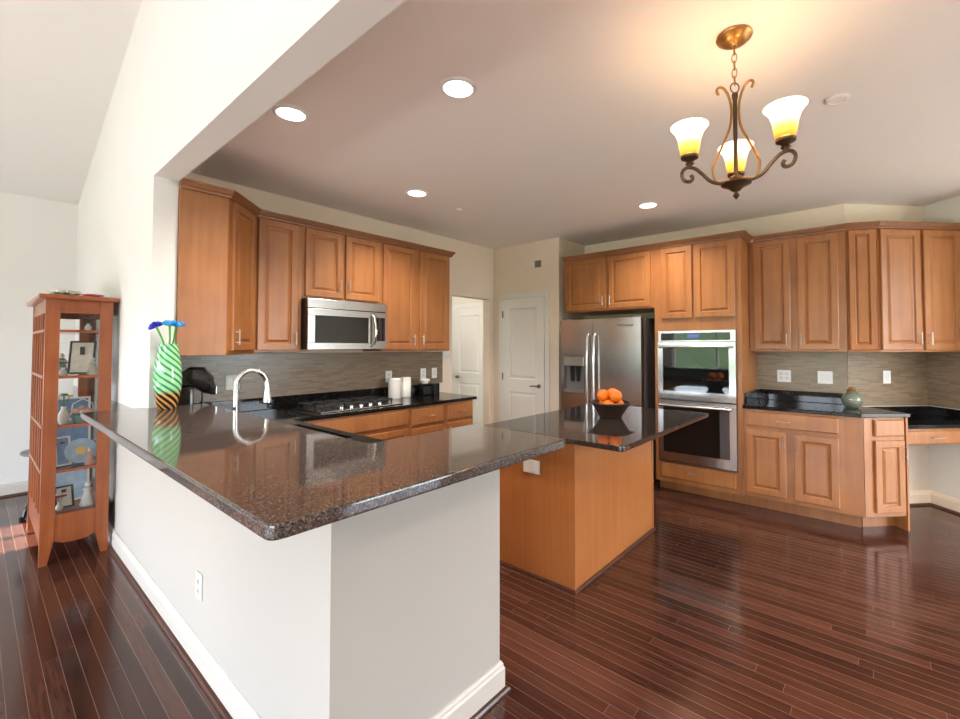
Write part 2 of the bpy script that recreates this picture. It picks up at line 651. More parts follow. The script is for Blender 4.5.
# ------------------------------------------------------------------ the setting
H = 2.74          # kitchen ceiling
YB = 3.955        # back wall face
XD = 4.42         # pantry-door wall face
XW = 5.03         # oven / fridge wall face
S0, S1 = 0.68, 0.805   # knee wall and header faces
YJ = 3.375        # end of the stub wall (jamb)
YG = 6.48          # great-room far wall face
C2 = (5.594, -0.344)   # corner of the angled desk nook


def vault(y):
    return 2.928 + 0.313 * (YG - y)


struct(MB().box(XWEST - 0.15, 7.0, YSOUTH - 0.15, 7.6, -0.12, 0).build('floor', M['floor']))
struct(MB().box(S1 - 0.001, 6.6, YSOUTH - 0.1, YB + 0.001, H, H + 0.15).build('ceiling', M['ceiling']))
# vaulted great-room ceiling, ridge at Y = 1.6
yr = 1.6
zr = vault(yr)
struct(MB().prism_x([(YG + 0.1, vault(YG + 0.1)), (yr, zr), (YSOUTH - 0.1, zr - 0.313 * (yr - YSOUTH)), (YSOUTH - 0.1, zr - 0.313 * (yr - YSOUTH) + 0.15), (yr, zr + 0.15), (YG + 0.1, vault(YG + 0.1) + 0.15)], XWEST - 0.15, S1).build('ceiling_vault', M['wall_great']))
# wall between great room and kitchen: stub, header above the opening, all under the vault
struct(MB().prism_x([(YJ, 1.0335), (YG, 1.0335), (YG, vault(YG)), (yr, zr), (YSOUTH, zr - 0.313 * (yr - YSOUTH)), (YSOUTH, 2.475), (YJ, 2.475)], S0, S1).build('wall_opening', M['wall_great']))
# knee wall of the peninsula
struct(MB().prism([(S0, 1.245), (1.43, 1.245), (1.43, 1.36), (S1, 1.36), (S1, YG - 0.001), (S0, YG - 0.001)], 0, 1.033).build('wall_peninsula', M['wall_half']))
# great-room far wall
struct(MB().box(XWEST - 0.1, S1, YG + 0.001, YG + 0.12, 0, 2.96).build('wall_far', M['wall_great']))
# back wall with the doorway
DX0, DX1, DZ = 3.665, 4.34, 2.06
struct(MB().box(S1 + 0.001, DX0, YB, YB + 0.12, 0, H).box(DX0, DX1, YB, YB + 0.12, DZ, H).box(DX1, XD + 0.12, YB, YB + 0.12, 0, H).build('wall_back', M['wall_kitchen']))
# pantry wall (door leaf stands on it) and its return beside the refrigerator
YR = 2.92
struct(MB().box(XD, XD + 0.115, YR + 0.1, YB - 0.001, 0, H).build('wall_pantry', M['wall_kitchen']))
struct(MB().box(XD, XW, YR, YR + 0.099, 0, H).build('wall_return', M['wall_kitchen']))
# oven wall, angled nook walls
Y45 = 0.22
struct(MB().box(XW, XW + 0.12, Y45, YR + 0.099, 0, H).build('wall_right', M['wall_kitchen']))
r2 = 0.12 / math.sqrt(2)
struct(MB().prism([(XW, Y45), C2, (C2[0] + 2 * r2, C2[1]), (XW + r2 + r2, Y45)], 0, H).build('wall_nook', M['wall_kitchen']))
E3 = (XW, C2[1] - (C2[0] - XW))
struct(MB().prism([C2, E3, (E3[0] + 2 * r2, E3[1]), (C2[0] + 2 * r2, C2[1])], 0, H).build('wall_nook_side', M['wall']))
struct(MB().box(XW, XW + 0.12, YSOUTH, E3[1], 0, H).build('wall_right_near', M['wall']))
# south wall with two breakfast windows, west wall with tall great-room windows
mb = MB().box(XWEST, SW[0][0], YSOUTH - 0.12, YSOUTH, 0, 4.8)
mb.box(SW[0][1], XW + 0.12, YSOUTH - 0.12, YSOUTH, 0, H)
for a, b in SW:
    mb.box(a, b, YSOUTH - 0.12, YSOUTH, 0, 0.10).box(a, b, YSOUTH - 0.12, YSOUTH, 2.40, H)
struct(mb.build('wall_south', M['wall']))
mb = MB()
def pierced(z0, z1, holes, h0, heads):
    ed = [YSOUTH - 0.12] + [e for w in holes for e in w] + [YG + 0.12]
    for i in range(0, len(ed), 2):
        mb.box(XWEST - 0.12, XWEST, ed[i], ed[i + 1], z0, z1)
    for (a, b), h1 in zip(holes, heads):
        mb.box(XWEST - 0.12, XWEST, a, b, z0, h0).box(XWEST - 0.12, XWEST, a, b, h1, z1)


pierced(0, 2.6, WW, 0.28, WH)
pierced(2.6, 4.9, WHI, 2.9, [4.1, 4.1])
struct(mb.build('wall_west', M['wall_great']))


def window(name, axis, a, b, c, z0, z1):
    mb = MB()
    def bar(u0, u1, w0, w1):
        if axis == 'x':
            mb.box(c - 0.05, c, u0, u1, w0, w1)
        else:
            mb.box(u0, u1, c - 0.05, c, w0, w1)
    t = 0.05
    bar(a, a + t, z0, z1); bar(b - t, b, z0, z1); bar(a + t, b - t, z0, z0 + t); bar(a + t, b - t, z1 - t, z1)
    mid = (a + b) / 2
    bar(mid - 0.025, mid + 0.025, z0 + t, z1 - t)
    zm = z0 + (z1 - z0) * 0.68
    bar(a + t, mid - 0.025, zm - 0.02, zm + 0.02); bar(mid + 0.025, b - t, zm - 0.02, zm + 0.02)
    struct(mb.build(name, M['trim']))


for i, (a, b) in enumerate(WW):
    window('window_%d' % (i + 1), 'x', a, b, XWEST - 0.04, 0.28, WH[i])
for i, (a, b) in enumerate(WHI):
    window('window_%d' % (i + 5), 'x', a, b, XWEST - 0.04, 2.9, 4.1)  # frames of the added clerestory openings
for i, (a, b) in enumerate(SW):
    window('window_%d' % (i + 7), 'y', a, b, YSOUTH - 0.04, 0.10, 2.40)
struct(MB().box(-60, 60, -60, 60, -0.5, -0.3).build('ground_lawn', M['lawn']))
struct(MB().box(0, 7, -9, YSOUTH - 0.13, -0.29, -0.06).build('ground_bounce_south', M['bounce_pad']))  # unseen pale slab added to bounce light up to the kitchen ceiling
struct(MB().box(-7.5, XWEST - 0.13, -6, 8, -0.29, -0.06).build('ground_bounce_west', M['bounce_pad']))  # unseen pale slab added to bounce light in through the west windows

# trees beyond the lawn, seen only in reflections
mb = MB()
ring0, ring1, ring2 = [], [], []
ys = [-40 + 2.0 * k for k in range(41)]
rows = []
for f_, back in ((0.0, 0.0), (0.5, -0.8), (1.0, -2.5)):
    rows.append([(-26 + back * (1 + 0.3 * math.sin(y_ * 1.7)), y_, -0.29 + f_ * (3.6 + 0.9 * math.sin(y_ * 0.9) + 0.5 * math.sin(y_ * 2.3))) for y_ in ys])
rows.append([(-30, y_, -0.29) for y_ in ys])
mb.rings(rows, False, False, closed=False)
o = mb.build('hedge', M['lawn'])
o['kind'] = 'stuff'
# hall beyond the doorway
HX = 5.0
struct(MB().box(HX, HX + 0.1, YB + 0.121, 7.4, 0, 2.6).build('wall_hall', M['wall']))
struct(MB().box(3.0, HX + 0.1, 7.3, 7.4, 0, 2.6).build('wall_hall_end', M['wall']))
struct(MB().box(2.9, 3.0, YB + 0.121, 7.4, 0, 2.6).build('wall_hall_left', M['wall']))
struct(MB().box(2.9, HX + 0.1, YB + 0.121, 7.4, 2.5, 2.6).build('ceiling_hall', M['wall']))
add_light('hall_fill', 'POINT', (3.9, 5.3, 2.3), 13, (1.0, 0.95, 0.88), shadow_soft_size=0.12)  # unseen fill light added to brighten the hall


def casing(name, path, prof_w=0.07, t=0.018):
    pass


def panel_door(name, w, h, loc, rz, mat, lever_x, label=None):
    """Two-panel interior door leaf: local x along the leaf, face towards -y."""
    root = MB()
    t = 0.028
    st, z_lo, z_mid0, z_mid1, z_hi = 0.11, 0.22, 0.86, 1.02, h - 0.12
    root.box(0, st, -t, 0, 0, h).box(w - st, w, -t, 0, 0, h)
    root.box(st, w - st, -t, 0, 0, z_lo).box(st, w - st, -t, 0, z_mid0, z_mid1).box(st, w - st, -t, 0, z_hi, h)
    for a, b in ((z_lo, z_mid0), (z_mid1, z_hi)):
        rr = []
        for ins, y in ((0, -t + 0.001), (0.012, -t + 0.012), (0.022, -t + 0.012), (0.05, -t + 0.004)):
            rr.append([(st + ins, y, a + ins), (w - st - ins, y, a + ins), (w - st - ins, y, b - ins), (st + ins, y, b - ins)])
        root.rings(rr, cap0=False)
    o = root.build(name, mat)
    struct(o)
    o.location = loc
    o.rotation_euler = (0, 0, rz)
    hb = MB()
    hb.lathe([(0.026, 0), (0.026, 0.008), (0.012, 0.012), (0.012, 0.045)], 16, (lever_x, -t, 0.95), mat=Matrix.Rotation(PI / 2, 3, 'X'))
    d = 1 if lever_x < w / 2 else -1
    hb.tube([(lever_x, -t - 0.042, 0.95), (lever_x + d * 0.05, -t - 0.046, 0.953), (lever_x + d * 0.11, -t - 0.042, 0.948)], [0.011, 0.009, 0.007], 8)
    hb.build('lever_handle', M['pewter'], o, smooth=True)
    hx = w - 0.004 if lever_x < w / 2 else 0.004
    for z in (0.25, 1.05, 1.85):
        MB().box(hx - 0.008, hx + 0.008, -t - 0.008, -t, z - 0.045, z + 0.045).build('hinge', M['pewter'], o)
    return o


# pantry door on the wall X = XD, faces -X
panel_door('door_1', 0.66, 2.04, (XD - 0.001, 3.775, 0.005), -PI / 2, M['door_paint'], 0.585)
cw = 0.065
mb = MB()
y0, y1 = 3.775, 3.115
mb.box(XD - 0.02, XD - 0.0005, y0 + 0.004, y0 + 0.004 + cw, 0, 2.052 + cw)
mb.box(XD - 0.02, XD - 0.0005, y1 - 0.004 - cw, y1 - 0.004, 0, 2.052 + cw)
mb.box(XD - 0.02, XD - 0.0005, y1 - 0.004, y0 + 0.004, 2.052, 2.052 + cw)
struct(mb.build('trim_1', M['door_paint'], bevel=0.004))
# hall door
panel_door('door_2', 0.66, 2.04, (HX - 0.001, 5.30, 0.005), -PI / 2, M['trim'], 0.075)
mb = MB()
y0, y1 = 5.30, 4.64
mb.box(HX - 0.02, HX - 0.0005, y0 + 0.004, y0 + 0.004 + cw, 0, 2.052 + cw)
mb.box(HX - 0.02, HX - 0.0005, y1 - 0.004 - cw, y1 - 0.004, 0, 2.052 + cw)
mb.box(HX - 0.02, HX - 0.0005, y1 - 0.004, y0 + 0.004, 2.052, 2.052 + cw)
struct(mb.build('trim_2', M['trim'], bevel=0.004))

BB = [(0, 0), (0.016, 0), (0.016, 0.095), (0.011, 0.104), (0.011, 0.112), (0.006, 0.122), (0, 0.124)]
SHOE = [(0.0165, 0), (0.034, 0), (0.033, 0.008), (0.028, 0.016), (0.0165, 0.019)]


M['baseboard'] = flat('cream_baseboard', (0.62, 0.575, 0.525), 0.45)
BB_MAT = [M['baseboard']]


def baseboard(name, path, side):
    struct(MB().sweep(path, BB, side).build(name, BB_MAT[0]))
    struct(MB().sweep(path, SHOE, side).build(name.replace('baseboard', 'trim'), M['shoe']))


e = 0.0005
baseboard('baseboard_peninsula', [(S0 - e, YG - 0.02), (S0 - e, 1.245 - e), (1.43 + e, 1.245 - e), (1.43 + e, 1.36)], 1)
baseboard('baseboard_far', [(XWEST, YG - e), (S0 - 0.036, YG - e)], 1)
BB_MAT[0] = M['wall_kitchen']
baseboard('baseboard_nook', [(4.80, -0.02 + 0.47), (XW - 0.001, Y45 - 0.001), (C2[0] - 0.001, C2[1]), (E3[0] - 0.001, E3[1])][1:], 1)


# ------------------------------------------------------------------ small builders
def bar_pull(parent, x, z, length, vertical, y=-0.02, label=None):
    mb = MB()
    h = length / 2
    r = 0.005
    if vertical:
        a, b = (x, y - 0.028, z - h), (x, y - 0.028, z + h)
        posts = [(x, z - h * 0.68), (x, z + h * 0.68)]
    else:
        a, b = (x - h, y - 0.028, z), (x + h, y - 0.028, z)
        posts = [(x - h * 0.68, z), (x + h * 0.68, z)]
    mb.tube([a, b], r, 8)
    for px, pz in posts:
        mb.tube([(px, y + 0.001, pz), (px, y - 0.028, pz)], 0.0042, 6)
    return mb.build('handle', M['nickel'], parent, smooth=True)


def cabinet(name, label, loc, rz, W, D, Z0, Z1, fronts, toe=0.0, cat='cabinet', mat=None, bodypoly=None, toe_depth=0.06, toe_x=(0, 0)):
    """Local frame: x along the front, face frame at y = 0 facing -y, depth towards +y."""
    mat = mat or M['maple']
    t = thing(name, label, cat, (loc[0], loc[1], 0), rz)
    mb = MB()
    if bodypoly:
        mb.prism(bodypoly, Z0 + toe, Z1)
    else:
        mb.box(0, W, 0, D, Z0 + toe, Z1)
    mb.build('body', mat, t, bevel=0.002, seg=1)
    if toe:
        MB().box(toe_x[0], W - toe_x[1], toe_depth, toe_depth + 0.018, 0, Z0 + toe - 0.0005).build('toe_board', mat, t)
    for f in fronts:
        kind, x0, x1, z0, z1 = f[:5]
        spec = f[5] if len(f) > 5 else None
        if kind == 'door':
            d = MB().panel(x0, x1, z0, z1).build('door', mat, t)
        else:
            d = MB().panel(x0, x1, z0, z1, raised=False).build('drawer', mat, t)
        if spec:
            s = spec[0]
            if s == 'v':
                bar_pull(d, spec[1], spec[2], 0.105, True)
            else:
                bar_pull(d, spec[1], spec[2], 0.105, False)
    return t


def plate(name, label, cat, loc, rz, w=0.075, h=0.117, kind='switch', gangs=1):
    t = thing(name, label, cat, loc, rz)
    MB().box(-w / 2, w / 2, -0.006, 0, -h / 2, h / 2).build('cover_plate', M['white'], t, bevel=0.0025)
    for g in range(gangs):
        cx = (g - (gangs - 1) / 2) * 0.046
        if kind == 'switch':
            MB().box(cx - 0.016, cx + 0.016, -0.0095, -0.0062, -0.032, 0.032).build('rocker', M['ceramic'], t, bevel=0.002)
        else:
            for s in (-1, 1):
                f = MB().box(cx - 0.016, cx + 0.016, -0.0085, -0.0062, s * 0.020 - 0.014, s * 0.020 + 0.014).build('receptacle', M['ceramic'], t, bevel=0.002)
                sm = MB()
                sm.box(cx - 0.008, cx - 0.005, -0.0092, -0.0086, s * 0.020 - 0.004, s * 0.020 + 0.007)
                sm.box(cx + 0.005, cx + 0.008, -0.0092, -0.0086, s * 0.020 - 0.004, s * 0.020 + 0.007)
                sm.build('slots', M['slot'], f)
    return t


# ------------------------------------------------------------------ left (back-wall) upper cabinets
UB, UT = 1.392, 2.435
YU = YB - 0.305 - 0.002       # carcass front
RZ_R = -PI / 2
cx0, cy0 = S1 + 0.002, YB - 0.612
s2 = math.sqrt(2)
# diagonal corner cabinet: local origin at the left end of its diagonal face
P0 = (cx0 + 0.268, cy0)
P1 = (cx0 + 0.551, YU)
dl = math.hypot(P1[0] - P0[0], P1[1] - P0[1])
ang = math.atan2(P1[1] - P0[1], P1[0] - P0[0])
ca, sa = math.cos(-ang), math.sin(-ang)


def loc2(p, o=P0):
    x, y = p[0] - o[0], p[1] - o[1]
    return (x * ca - y * sa, x * sa + y * ca)


poly = [loc2(p) for p in (P0, P1, (P1[0], YB - 0.002), (cx0, YB - 0.002), (cx0, cy0))]
cabinet('wall_cabinet', 'tall diagonal corner wall cabinet beside the white column', P0, ang, dl, 0, UB - 0.012, UT, [('door', 0.045, dl - 0.035, UB + 0.018, UT - 0.012, ('v', 0.078, UB + 0.11))], bodypoly=poly)
XA = P1[0] + 0.001
cabinet('wall_cabinet', 'tall single-door wall cabinet between the corner unit and the microwave', (XA, YU), 0, 1.712 - XA, 0.305, UB, UT, [('door', 0.012, 1.675 - XA, UB + 0.018, UT - 0.012, ('v', 1.655 - XA, UB + 0.11))])
cabinet('wall_cabinet', 'short two-door wall cabinet directly above the microwave', (1.713, YU), 0, 0.756, 0.305, 1.838, UT, [('door', 0.022, 0.352, 1.856, UT - 0.012, ('v', 0.325, 1.965)), ('door', 0.382, 0.722, 1.856, UT - 0.012, ('v', 0.409, 1.965))])
cabinet('wall_cabinet', 'tall two-door wall cabinet right of the microwave, above the white canisters', (2.470, YU), 0, 0.875, 0.305, UB, UT, [('door', 0.012, 0.395, UB + 0.018, UT - 0.012, ('v', 0.368, UB + 0.11)), ('door', 0.452, 0.855, UB + 0.018, UT - 0.012, ('v', 0.480, UB + 0.11))])
CROWN = [(0.002, UT - 0.008), (0.020, UT - 0.008), (0.022, UT + 0.006), (0.030, UT + 0.014), (0.038, UT + 0.030), (0.045, UT + 0.036), (0.047, UT + 0.046), (0.0, UT + 0.046), (0.0, UT + 0.0005), (0.002, UT + 0.0005)]
o = MB().sweep([(cx0 - 0.001, cy0), P0, (P1[0], YU), (3.345, YU), (3.345, YB - 0.004)], CROWN, 1).build('crown_moulding', M['crown'])
tag(o, 'brown crown moulding along the top of the back wall cabinets around the corner', 'moulding')

# microwave
mw = thing('microwave', 'stainless over-the-range microwave with dark window under short cabinet', 'microwave', (1.720, 3.555, 0), 0)
W = 0.745
Z0, Z1 = 1.402, 1.832
MB().box(0, W, 0.022, YB - 3.555 - 0.004, Z0 + 0.012, Z1).build('body', M['black'], mw)
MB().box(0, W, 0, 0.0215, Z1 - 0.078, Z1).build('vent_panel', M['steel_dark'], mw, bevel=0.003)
dr = MB()
dw = 0.575
for a, b, c, d in ((0, dw, Z0 + 0.012, Z0 + 0.066), (0, dw, Z1 - 0.138, Z1 - 0.082), (0, 0.062, Z0 + 0.066, Z1 - 0.138), (dw - 0.02, dw, Z0 + 0.066, Z1 - 0.138)):
    dr.box(a, b, -0.004, 0.0215, c, d)
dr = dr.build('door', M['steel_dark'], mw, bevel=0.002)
MB().box(0.0625, dw - 0.0205, 0.004, 0.021, Z0 + 0.0665, Z1 - 0.1385).build('door_window', M['smokeglass'], dr)
MB().tube([(dw + 0.012, 0.0, Z0 + 0.035), (dw + 0.022, -0.035, Z0 + 0.06), (dw + 0.030, -0.048, (Z0 + Z1) / 2 - 0.04), (dw + 0.022, -0.035, Z1 - 0.14), (dw + 0.012, 0.0, Z1 - 0.105)], [0.010, 0.013, 0.014, 0.013, 0.010], 10).build('handle', M['chrome'], dr, smooth=True)
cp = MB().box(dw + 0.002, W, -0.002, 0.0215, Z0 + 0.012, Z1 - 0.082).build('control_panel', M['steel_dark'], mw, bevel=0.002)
MB().box(dw + 0.055, W - 0.018, -0.0045, -0.0025, Z0 + 0.085, Z1 - 0.13).build('keypad', M['darkglass'], cp)

# ------------------------------------------------------------------ backsplash tile, granite upstands (parts of the worktops)
CT = 0.915
t1 = MB().box(0, 3.515 - S1 - 0.004, -0.006, 0, CT + 0.1005, UB - 0.012)
o = t1.build('backsplash', M['tile'])
o.location = (S1 + 0.003, YB - 0.0005, 0)
tag(o, 'grey-brown mosaic tile backsplash behind the cooktop', 'backsplash')
o = MB().box(0, 0.9495 - Y45 - 0.003, -0.006, 0, CT + 0.1005, UB - 0.002).build('backsplash', M['tile'])
o.location = (XW - 0.0005, 0.9495, 0)
o.rotation_euler = (0, 0, -PI / 2)
tag(o, 'mosaic tile backsplash beside the oven tower behind the long drawer base', 'backsplash')
LN = (C2[0] - XW) * s2
o = MB().box(-0.001, LN - 0.008, -0.006, 0, 0.90, UB - 0.002).build('backsplash', M['tile'])
o.location = (XW - 0.0005, Y45, 0)
o.rotation_euler = (0, 0, -PI / 4)
tag(o, 'mosaic tile backsplash on the angled wall above the desk', 'backsplash')
o = MB().box(0.004, 0.50, -0.006, 0, 0.90, UB - 0.002).build('backsplash', M['tile'])
o.location = (C2[0] - 0.0005, C2[1], 0)
o.rotation_euler = (0, 0, -3 * PI / 4)
tag(o, 'mosaic tile backsplash on the nook side wall at the photo edge', 'backsplash')

# ------------------------------------------------------------------ lower worktop of the L-shaped kitchen
t = thing('granite_worktop', 'dark granite worktop under the microwave running round behind the raised bar', 'countertop', (0, 0, 0))
TH = 0.03
bm = MB()
XI = 1.475      # inner edge of the peninsula leg
YF = 3.262
# L shape with a sink cut-out
bm.prism([(S1 + 0.002, YF), (XI, YF), (3.385, YF), (3.455, YB - 0.002), (S1 + 0.002, YB - 0.002)], CT - TH, CT)
sx0, sx1, sy0, sy1 = 1.08, 1.41, 2.35, 3.02
bm.box(S1 + 0.002, XI, 1.362, sy0, CT - TH, CT)
bm.box(S1 + 0.002, sx0, sy0, sy1, CT - TH, CT)
bm.box(sx1, XI, sy0, sy1, CT - TH, CT)
bm.box(S1 + 0.002, XI, sy1, YF, CT - TH, CT)
bm.build('worktop', M['black_granite'], t, bevel=0.004)
MB().box(S1 + 0.0215, 3.455, YB - 0.022, YB - 0.002, CT + 0.0005, CT + 0.10).build('upstand', M['black_granite'], t, bevel=0.003)
sk = thing('sink', 'dark undermount sink basin behind the raised bar', 'sink', (0, 0, 0))
bm = MB()
for a, b, c, d in ((sx0 - 0.004, sx1 + 0.004, sy0 - 0.004, sy0 - 0.001), (sx0 - 0.004, sx1 + 0.004, sy1 + 0.001, sy1 + 0.004), (sx0 - 0.004, sx0 - 0.001, sy0, sy1), (sx1 + 0.001, sx1 + 0.004, sy0, sy1)):
    bm.box(a, b, c, d, 0.68, CT - TH - 0.001)
bm.box(sx0 - 0.004, sx1 + 0.004, sy0 - 0.004, sy1 + 0.004, 0.675, 0.68)
bm.build('basin', M['steel'], sk)

# faucet
fx, fy = 1.02, 3.0
fc = thing('faucet', 'tall chrome gooseneck faucet rising behind the raised bar', 'faucet', (fx, fy, CT + 0.0005), 0)
MB().lathe([(0.030, 0), (0.030, 0.012), (0.021, 0.03), (0.019, 0.09)], 20).build('base', M['chrome'], fc, smooth=True)
pts = [(0, 0, 0.085), (0, 0, 0.20), (0, 0, 0.29)]
for i in range(1, 13):
    a = PI - PI * i / 12 * 1.0
    pts.append((0.085 + 0.085 * math.cos(a), -0.012 * i / 12, 0.29 + 0.085 * math.sin(a)))
pts.append((0.172, -0.014, 0.262))
MB().tube(pts, 0.0145, 12).build('spout', M['chrome'], fc, smooth=True)
MB().lathe([(0.0155, 0.265), (0.017, 0.25), (0.021, 0.21), (0.026, 0.175), (0.026, 0.168), (0.018, 0.166)], 16, (0.172, -0.014, 0)).build('spray_head', M['chrome'], fc, smooth=True)
MB().tube([(0.0, -0.018, 0.065), (0.0, -0.05, 0.075), (0.0, -0.095, 0.11)], [0.009, 0.008, 0.006], 8).build('lever', M['chrome'], fc, smooth=True)

# ------------------------------------------------------------------ base cabinets of the L
BT = CT - TH - 0.001
YBF = 3.29
bd = YB - 0.003 - YBF
cabinet('base_cabinet', 'maple base cabinet below the cooktop with a wide false drawer front', (1.50, YBF), 0, 1.03, bd, 0, BT, [('drawer', 0.13, 1.005, 0.735, 0.868), ('door', 0.13, 0.555, 0.125, 0.70, ('v', 0.53, 0.61)), ('door', 0.585, 1.005, 0.125, 0.70, ('v', 0.61, 0.61))], toe=0.1)
cabinet('base_cabinet', 'maple drawer base below the white canisters', (2.532, YBF), 0, 0.424, bd, 0, BT, [('drawer', 0.014, 0.392, 0.715, 0.862, ('h', 0.215, 0.79)), ('door', 0.014, 0.392, 0.125, 0.685, ('v', 0.375, 0.60))], toe=0.1)
cabinet('base_cabinet', 'maple base cabinet at the doorway end of the cooktop run', (2.958, YBF), 0, 0.392, bd, 0, BT, [('drawer', 0.022, 0.368, 0.715, 0.862, ('h', 0.20, 0.79)), ('door', 0.022, 0.368, 0.125, 0.685, ('v', 0.045, 0.60))], toe=0.1)
cabinet('base_cabinet', 'maple sink base on the kitchen side of the white half wall', (1.44, 1.365), PI / 2, 1.92, 1.44 - S1 - 0.004, 0, 0.67, [('door', 0.98, 1.40, 0.125, 0.655, ('v', 1.375, 0.56)), ('door', 1.42, 1.84, 0.125, 0.655, ('v', 1.445, 0.56)), ('door', 0.05, 0.48, 0.125, 0.655, ('v', 0.455, 0.56)), ('door', 0.50, 0.93, 0.125, 0.655, ('v', 0.53, 0.56))], toe=0.1)
# upper rim of the sink base, open at the basin
o = MB().box(1.422, 1.44, 1.365, 3.285, 0.6705, BT).build('apron_board', M['maple'])
o.parent = bpy.data.objects['base_cabinet.003']
o.matrix_parent_inverse = Matrix.Translation((1.44, 1.365, 0)).inverted() if False else (Matrix.Translation((1.44, 1.365, 0)) @ Matrix.Rotation(PI / 2, 4, 'Z')).inverted()

# ------------------------------------------------------------------ cooktop
ck = thing('cooktop', 'stainless gas cooktop with black grates in the granite below the microwave', 'cooktop', (1.735, 3.345, CT + 0.0005), 0)
MB().box(0, 0.765, 0, 0.47, 0, 0.010).build('tray', M['steel'], ck, bevel=0.004)
for i in range(5):
    MB().lathe([(0.019, 0.0105), (0.019, 0.024), (0.015, 0.034), (0.004, 0.036)], 16, (0.20 + i * 0.09, 0.06, 0)).build('knob', M['chrome'], ck, smooth=True)
for gx in (0.02, 0.267, 0.514):
    g = MB()
    x0, x1, y0, y1 = gx, gx + 0.23, 0.12, 0.455
    for a, b, c, d in ((x0, x1, y0, y0 + 0.012), (x0, x1, y1 - 0.012, y1), (x0, x0 + 0.012, y0 + 0.012, y1 - 0.012), (x1 - 0.012, x1, y0 + 0.012, y1 - 0.012), (x0 + 0.109, x0 + 0.121, y0 + 0.012, y1 - 0.012)):
        g.box(a, b, c, d, 0.034, 0.046)
    for yy in (y0 + 0.09, y0 + 0.24):
        g.box(x0 + 0.012, x1 - 0.012, yy, yy + 0.01, 0.0345, 0.0455)
    for a in (x0 + 0.004, x1 - 0.012):
        for b in (y0 + 0.002, y1 - 0.012):
            g.box(a, a + 0.008, b, b + 0.01, 0.0105, 0.035)
    g.build('grate', M['iron'], ck)
    for yy in (y0 + 0.075, y0 + 0.255):
        MB().lathe([(0.042, 0.0105), (0.040, 0.018), (0.028, 0.020), (0.028, 0.028), (0.02, 0.031)], 18, (gx + 0.062 if gx != 0.267 else gx + 0.062, yy, 0)).build('burner', M['black'], ck, smooth=True)

# ------------------------------------------------------------------ things on the back worktop
def canister(loc, r, h, label):
    t = thing('canister', label, 'canister', (loc[0], loc[1], CT + 0.001), 0, None)
    MB().lathe([(r * 0.96, 0), (r, 0.006), (r, h * 0.84), (r * 0.97, h * 0.85)], 28).build('jar', M['ceramic'], t, smooth=True)
    MB().lathe([(r * 0.99, h * 0.852), (r * 1.01, h * 0.87), (r * 1.0, h * 0.96), (r * 0.9, h), (0.001, h)], 28).build('lid', M['ceramic'], t, smooth=True)


canister((2.735, 3.79), 0.066, 0.205, 'wider white ceramic canister, nearer the cooktop')
canister((2.875, 3.80), 0.055, 0.205, 'narrower white ceramic canister, farther from the cooktop')
t = thing('storage_jar', 'square glass jar with white lid on the worktop near the doorway', 'jar', (3.115, 3.78, CT + 0.001), 0)
MB().box(-0.062, 0.062, -0.055, 0.055, 0, 0.125).build('glass_body', M['jarglass'], t, bevel=0.012)
MB().box(-0.052, 0.052, -0.045, 0.045, 0.008, 0.085).build('coffee_beans', M['iron'], t, bevel=0.006)
MB().lathe([(0.035, 0.126), (0.035, 0.145), (0.052, 0.15), (0.054, 0.17), (0.045, 0.176), (0.001, 0.177)], 24).build('lid', M['ceramic'], t, smooth=True)
o = MB().box(-0.028, 0.028, -0.028, 0.028, 0, 0.115).build('pepper_mill', M['black'], bevel=0.004)
o.location = (3.268, 3.80, CT + 0.001)
tag(o, 'small black box right of the white-lidded jar', 'box')
t = thing('sugar_pot', 'small dark pot between the white canisters and the glass jar', 'pot', (2.985, 3.86, CT + 0.001))
MB().lathe([(0.03, 0), (0.04, 0.02), (0.042, 0.06), (0.036, 0.085)], 20).build('pot_body', M['black'], t, smooth=True)
MB().lathe([(0.037, 0.086), (0.03, 0.1), (0.008, 0.106), (0.010, 0.118), (0.001, 0.121)], 20).build('lid', M['black'], t, smooth=True)

# coffee maker in the corner
cf = thing('coffee_maker', 'black and silver coffee maker behind the green vase', 'coffee maker', (0.985, 3.60, CT + 0.001), math.radians(72))
cf.scale = (0.8, 0.8, 0.95)
MB().box(-0.095, 0.095, -0.13, 0.13, 0, 0.045).build('base', M['coffee'], cf, bevel=0.012)
MB().box(-0.09, 0.09, 0.02, 0.13, 0.0455, 0.27).build('tower', M['coffee'], cf, bevel=0.02)
hd = MB()
rr = []
for y, z0, z1, w in ((-0.135, 0.20, 0.26, 0.06), (-0.115, 0.20, 0.33, 0.085), (-0.05, 0.215, 0.40, 0.095), (0.05, 0.2705, 0.405, 0.095), (0.128, 0.2705, 0.36, 0.085)):
    ring = []
    for k in range(16):
        a = 2 * PI * k / 16
        ring.append((w * max(-1, min(1, 1.25 * math.cos(a))), y, (z0 + z1) / 2 + (z1 - z0) / 2 * max(-1, min(1, 1.25 * math.sin(a)))))
    rr.append(ring)
hd.rings(rr).build('brew_head', M['coffee'], cf, smooth=True)
MB().box(-0.06, 0.06, -0.142, -0.134, 0.205, 0.262).build('front_badge', M['chrome'], cf, bevel=0.004)
MB().lathe([(0.045, 0.0455), (0.052, 0.06), (0.052, 0.12), (0.04, 0.15)], 20, (0, -0.06, 0)).build('carafe', M['darkglass'], cf, smooth=True)
MB().tube([(0.098, 0.0, 0.35), (0.15, -0.02, 0.30), (0.17, -0.03, 0.18), (0.175, -0.03, 0.05), (0.19, -0.03, 0.006)], 0.006, 8).build('power_cord', M['black'], cf, smooth=True)

# ------------------------------------------------------------------ raised bar of the peninsula
BZ0, BZ1 = 1.035, 1.07


